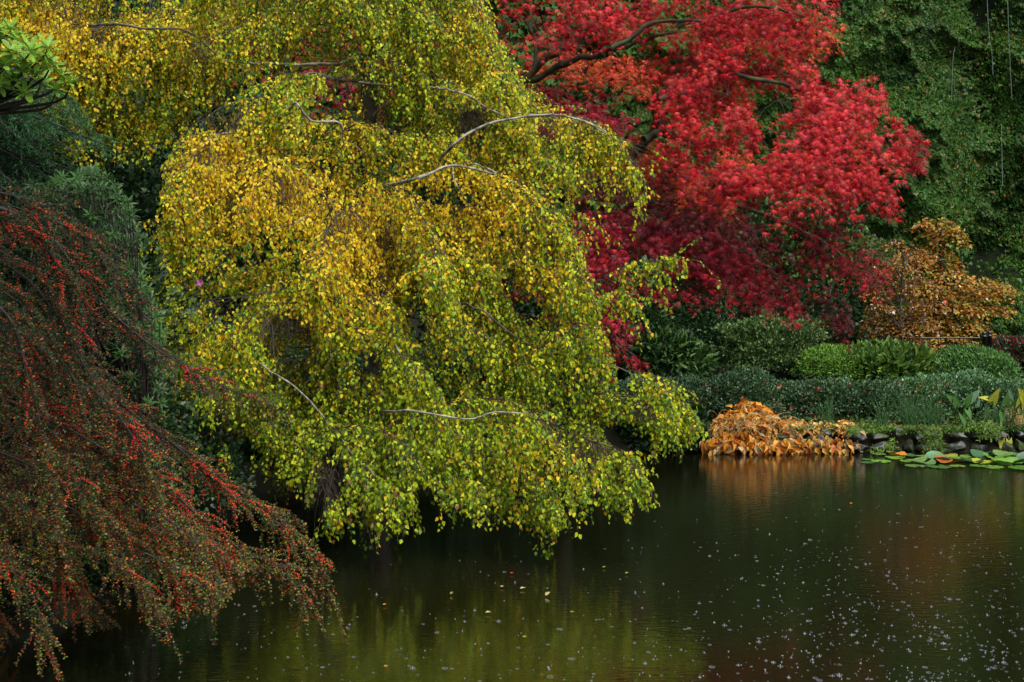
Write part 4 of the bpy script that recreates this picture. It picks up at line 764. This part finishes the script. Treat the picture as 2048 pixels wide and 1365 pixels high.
for ai, (pp, y0, y1, r, bd) in enumerate(arcs):
    pts = at([p[0] for p in pp], [p[1] for p in pp], np.linspace(y0, y1, len(pp))); c = curve(pts, 26); inl = inside(proj(c), CP) | (np.arange(26) < 8) | (ai < 11); last = 26 if inl.all() else int(np.argmin(inl)); V1, F1, _ = tube1(c[:last:2], r*.8, .002, 26, 6, .05)
    n = int(np.linalg.norm(np.diff(c, axis=0), axis=1).sum()*62); t = U(.08, 1, n); S, tg = along(c[None], t[None]); S, tg = S[0], tg[0]
    sd_ = np.where(U(0, 1, n) < .5, -1, 1)[:, None]*nrm(np.cross(tg, np.array([0, -1, .3]))); D = nrm(tg*1.0+sd_*.7+.35*N(n, 3)+np.array([0, 0, -.15]))
    L = U(.12, .42, n)*(1-.55*t); tipn = 7; kt = rng.integers(19, 26, tipn); S = np.vstack([S, c[kt]]); D = np.vstack([D, nrm(tg[-1:]*0+nrm(c[-1]-c[-4])+.32*N(tipn, 3)+np.array([0, 0, -.1]))]); L = np.concatenate([L, U(.18, .38, tipn)]); t = np.concatenate([t, np.ones(tipn)]); n = len(S)
    P = grow(S, D, L, 8, .10, .05)
    q = proj(P); ins = inside(q, CP); share = np.cumprod(ins | (np.arange(9) < 2), 1).sum(1)/9; share = np.where(ai < 11, 1.0, share); kp = share > .3; P, L, share = P[kp], (L*share)[kp], share[kp]; n = len(P)
    if n < 3: continue
    P = along(P, share[:, None]*np.linspace(0, 1, 9)[None])[0]
    V2, F2 = tubes(P, np.linspace(.0022, .001, 9)[None].repeat(n, 0), 3)
    V, F = joinq([(V1, F1), (V2, F2)]); br = link_mesh('branch', V, F, M_DARKB, cot, base=cb)
    k = int(L.max()/.0085); tl = (np.arange(k)[None]+U(0, .8, (n, k)))*.0085/L[:, None]; ok = tl < 1; lp, ltg = along(P, tl); lp, ltg = lp[ok], ltg[ok]; m = len(lp)
    sd2 = nrm(np.cross(ltg, np.array([0, -.6, .8]))+.3*N(m, 3))*np.where(np.arange(m) % 2, 1, -1)[:, None]
    d = nrm(sd2+.5*ltg+.25*N(m, 3)); nn = nrm(np.array([0, -.5, .85])+.5*N(m, 3)); f = fbm(lp, 1.6, 91); h = U(0, 1, m)
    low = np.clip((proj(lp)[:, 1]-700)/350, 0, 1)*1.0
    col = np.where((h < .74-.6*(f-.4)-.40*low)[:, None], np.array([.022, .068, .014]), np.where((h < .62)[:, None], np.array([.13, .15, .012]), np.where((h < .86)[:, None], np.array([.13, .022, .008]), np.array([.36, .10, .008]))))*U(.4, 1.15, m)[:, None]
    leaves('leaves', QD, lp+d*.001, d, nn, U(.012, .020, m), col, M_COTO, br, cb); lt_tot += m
    rich = U(0, 1, n)*.30 < (.3, .5, .85)[bd]*np.maximum(vnoise(P[:, 0], 3.2, 99)-.50, .012); PB = P[rich]
    if len(PB):
        k = 44; tb_ = U(.0, .85, (len(PB), k)); bp, bt_ = along(PB, tb_); bp = bp.reshape(-1, 3); kk = U(0, 1, len(bp)) < np.repeat(L[rich]/.42, k); bp = bp[kk]; m = len(bp)
        if m: ALLB.append(leaves_arrays(IC, bp+nrm(N(m, 3)*np.array([1, 1, .7])+np.array([0, -.4, .2]))*.007, N(m, 3), N(m, 3), U(.0042, .0058, m), np.array([.50, .008, .010])*U(.5, 1.25, m)[:, None]+np.array([0, .03, 0])*U(0, 1, m)[:, None])); bt += m
V, F, C = join(ALLB); nb_ = len(V)//12; dist = np.linalg.norm(V.reshape(nb_, 12, 3).mean(1)-CAM, axis=1); qb = proj(V.reshape(nb_, 12, 3).mean(1)); dist[(qb[:, 0] < 5) | (qb[:, 1] > 1360)] += 50
od = np.argsort(dist); V3, C3 = V.reshape(nb_, 12, 3)[od], C.reshape(nb_, 12, 3)[od]
for i in range(100):
    o = link_mesh('berry', V3[i], IC[1], M_BERRY, cot, C3[i], cb, True)
V3, C3 = V3[100:], C3[100:]; F = (IC[1][None]+(np.arange(len(V3))*12)[:, None, None]).reshape(-1, 3)
link_mesh('berries', V3.reshape(-1, 3), F, M_BERRY, cot, C3.reshape(-1, 3), cb, True)['kind'] = 'stuff'
print('cot', lt_tot, bt, len(arcs))

# ------------------------------------------------------------------ left-hand shrubs
# rhododendron with broad bright leaves, top left
rb = at(-60, 420, 9.6); rb[2] = float(height(np.array(rb[0]), np.array(rb[1])))
rho = thing('rhododendron', rb, 'rhododendron branch with broad glossy bright green leaves at the upper left', 'shrub')
ros = [(25, 105), (95, 95), (140, 165), (30, 155), (65, 150), (0, 80), (120, 150), (70, 110), (-30, 120), (10, 130), (50, 185), (100, 130), (-60, 90), (-60, 160), (112, 180), (20, 60), (82, 165), (50, 120), (-10, 60), (0, 170), (-40, 190), (35, 80), (60, 100), (85, 125), (15, 155), (45, 140), (-20, 100)]
P, D, Nn, st = [], [], [], []
root = at(-160, 330, 9.8)
for i, (a, b) in enumerate(ros):
    p = at(a, b, 9.4+U(-.25, .3)); st.append(curve([root, at(-80, 240, 9.7), at((a-30), b+40, 9.6), p-np.array([0, 0, .02])], 10)); ax = nrm(np.array([.25, -.3, 1])+.3*N(3))
    m = 13; an = np.arange(m)*2.4; e1 = nrm(np.cross(ax, [1, 0, .1])); e2 = np.cross(ax, e1); el = np.linspace(.9, -.3, m)
    dd = np.cos(an)[:, None]*e1+np.sin(an)[:, None]*e2+el[:, None]*ax; D.append(dd); P.append(p+0*dd); Nn.append(ax*.9-dd*.2+.15*N(m, 3)+np.array([0, 0, .3]))
P, D, Nn = map(np.concatenate, (P, D, Nn)); m = len(P)
leaves('foliage', T_oblong(), P, D, Nn, U(.075, .125, m), np.array([.22, .42, .04])*U(.6, 1.25, m)[:, None], M_GREEN, rho, rb)
V, F = tubes(np.array(st), np.linspace(.02, .005, 10)[None].repeat(len(st), 0), 6); link_mesh('stem', V, F, M_DARKB, rho, base=rb)
# conifer with drooping blue-green sprays
nb = at(-120, 700, 11.4); nb[2] = float(height(np.array(nb[0]), np.array(nb[1])))
con = thing('conifer', nb, 'blue green conifer with feathery drooping sprays at the left edge', 'tree')
V, F, tc = tube1([nb-[0, 0, .1], at(-110, 400, 11.4), at(-100, 0, 11.4), at(-100, -500, 11.4)], .13, .04, 20, 9, .04); link_mesh('trunk', V, F, M_DARKB, con, base=nb, smooth=True)
PS, DS, NS, CS, ST = [], [], [], [], []
for i in range(70):
    b = U(150, 620); a0 = -100; ext = U(140, 330)*(1-.2*(b < 230)); Y = 11.4-U(.0, 1.3); e = at(a0+ext, b+U(10, 50), Y); s0 = at(-100, b-40, 11.4); cv = curve([s0, (s0+e)/2+np.array([0, 0, .08]), e], 12); ST.append(cv)
    n = 26; S, tg = along(cv[None], U(.3, 1, (1, n))); S, tg = S[0], tg[0]; Pq = grow(S, nrm(tg+.6*N(n, 3)*np.array([1, 1, .3])), U(.08, .3, n), 6, .12, .04); ST.append(None)
    kq = 34; q, qt = along(Pq, U(.02, 1, (n, kq))); q, qt = q.reshape(-1, 3), qt.reshape(-1, 3); m = len(q); PS.append(q); DS.append(qt*.8+.7*nrm(N(m, 3))); NS.append(N(m, 3)+[0, -.3, .8]); CS.append(np.array([.016, .062, .018])*U(.5, 1.6, m)[:, None]*(1+.5*(b < 260)))
V, F = tubes(np.array([s for s in ST if s is not None]), np.linspace(.014, .003, 12)[None].repeat(70, 0), 5); link_mesh('branch', V, F, M_DARKB, con, base=nb)
PS, DS, NS, CS = map(np.concatenate, (PS, DS, NS, CS)); leaves('needles', T_lance(.07, .05), PS, DS, NS, U(.022, .045, len(PS)), CS, M_GREEN, con, nb)
# narrow-leaved shrub with whorls
wb = at(230, 800, 10.6); wb[2] = float(height(np.array(wb[0]), np.array(wb[1])))
pie = thing('narrow_leaved_shrub', wb, 'evergreen shrub with whorls of narrow leaves between cotoneaster and birch', 'shrub')
PS, DS, NS, CS, ST = [], [], [], [], []
PPOLY = [(60, 370), (200, 330), (270, 420), (285, 520), (320, 640), (345, 800), (330, 850), (250, 760), (180, 640), (60, 500)]
while len(PS) < 430:
    a, b = U(30, 380), U(320, 900)
    if not inside(np.array([a, b]), PPOLY): continue
    p = at(a, b, 10.2+U(-.2, 1.1)); ST.append(curve([wb+np.array([U(-.3, .3), U(-.2, .2), 0]), (wb+p)/2+np.array([.1, 0, .1]), p], 8)); m = 15; ax = nrm(np.array([.35, -.5, .9])+.35*N(3)); e1 = nrm(np.cross(ax, [1, 0, .1])); e2 = np.cross(ax, e1); an = np.arange(m)*2.4; el = np.linspace(.9, -.4, m)
    dd = np.cos(an)[:, None]*e1+np.sin(an)[:, None]*e2+el[:, None]*ax; PS.append(p+0*dd-ax*.04*np.linspace(0, 1, m)[:, None]); DS.append(dd); NS.append(ax-.3*dd+.2*N(m, 3)+[0, 0, .3]); CS.append(np.array([.035, .10, .018])*U(.6, 1.3, m)[:, None]*U(.6, 1.3))
V, F = tubes(np.array(ST), np.linspace(.008, .003, 8)[None].repeat(len(ST), 0), 4); link_mesh('stem', V, F, M_DARKB, pie, base=wb)
PS, DS, NS, CS = map(np.concatenate, (PS, DS, NS, CS)); leaves('foliage', T_lance(.11, .15), PS, DS, NS, U(.05, .085, len(PS)), CS, M_GREEN, pie, wb)
# small pink flower among the leaves
p = at(400, 566, 11.9); a = np.arange(5)*2*np.pi/5; V, F, C = leaves_arrays(OV, p+np.zeros((5, 3)), np.stack([np.cos(a), 0*a-.4, np.sin(a)], -1), np.array([[0, -1, .3]])*np.ones((5, 1)), .035, np.array([[.45, .10, .38]]))
tag(link_mesh('pink_flower', V, F, M_SOFT, None, C, p), 'single small pink blossom among the yellow birch leaves', 'flower')
# low growth under the cotoneaster on the near bank
for i, (a, b, Y, R_, lb) in enumerate([(300, 1120, 10.9, (.45, .4, .3), 'low green bush at the water under the cotoneaster'), (120, 1120, 10.3, (.6, .4, .4), 'dark low bush under the cotoneaster'), (-80, 1150, 9.6, (.7, .5, .5), 'dark bush at the left frame edge by the water'), (150, 900, 10.6, (.9, .5, .8), 'dark bush deep behind the berry branches'), (-60, 800, 10.2, (.9, .5, 1.0), 'dark bush behind the berry branches at the left frame edge'), (330, 960, 12.0, (.7, .5, .55), 'dark bush in the gap between cotoneaster and birch'), (100, 640, 11.6, (1.1, .5, .9), 'dark leafy mass behind the upper cotoneaster')]):
    c = at(a, b, Y); bush('bank_shrub', lb, 'shrub', c, R_, 7000, OV, .045, [dk, md, dk] if i else [md, lt, md], group='dark evergreens on the banks', seed=80+i, base_z=float(height(np.array(c[0]), np.array(c[1]))))

# unseen evergreen added above the frame to shade the cotoneaster
sb = np.array([-8.2, 7.2, float(height(np.array(-8.2), np.array(7.2)))]); st_ = thing('added_shade_tree', sb, 'unseen evergreen added overhead to shade the cotoneaster', 'tree')
V, F, _ = tube1([sb-[0, 0, .1], sb+[.1, 0, 3], sb+[0, .2, 7], sb+[0, 0, 10]], .25, .1, 20, 10, .05); link_mesh('trunk', V, F, M_DARKB, st_, base=sb, smooth=True)
Ps, Ns, bs = [], [], []
for i in range(64):
    a = U(-1.5, .9); L = U(2.5, 8.2); z = U(5.9, 7.0); e = np.array([sb[0]+L*math.cos(a*.6), sb[1]+L*math.sin(a*.6), z-.5])
    if e[2] < 2.6+e[1]*.20+1.0: e[2] = 2.6+e[1]*.20+1.0
    s0 = sb+np.array([0, 0, z-sb[2]-.3]); bs.append(curve([s0, (s0+e)/2+[0, 0, .3], e], 10)); m = 420
    q = along(bs[-1][None], U(.2, 1, (1, m)))[0][0]+N(m, 3)*np.array([.45, .45, .15]); q = q[(q[:, 2] > 2.6+q[:, 1]*.20+.3) & (q[:, 1] < 7.7) & (q[:, 2] < 6.7)]; Ps.append(q)
P = np.concatenate(Ps); m = len(P); leaves('foliage', OV, P, N(m, 3)+[0, 0, -.5], N(m, 3)+[0, 0, 1.], U(.12, .2, m), np.array([.02, .05, .015])*U(.6, 1.4, m)[:, None], M_GREEN, st_, sb)
V, F = tubes(np.array(bs), np.linspace(.06, .015, 10)[None].repeat(len(bs), 0), 6); link_mesh('branch', V, F, M_DARKB, st_, base=sb)
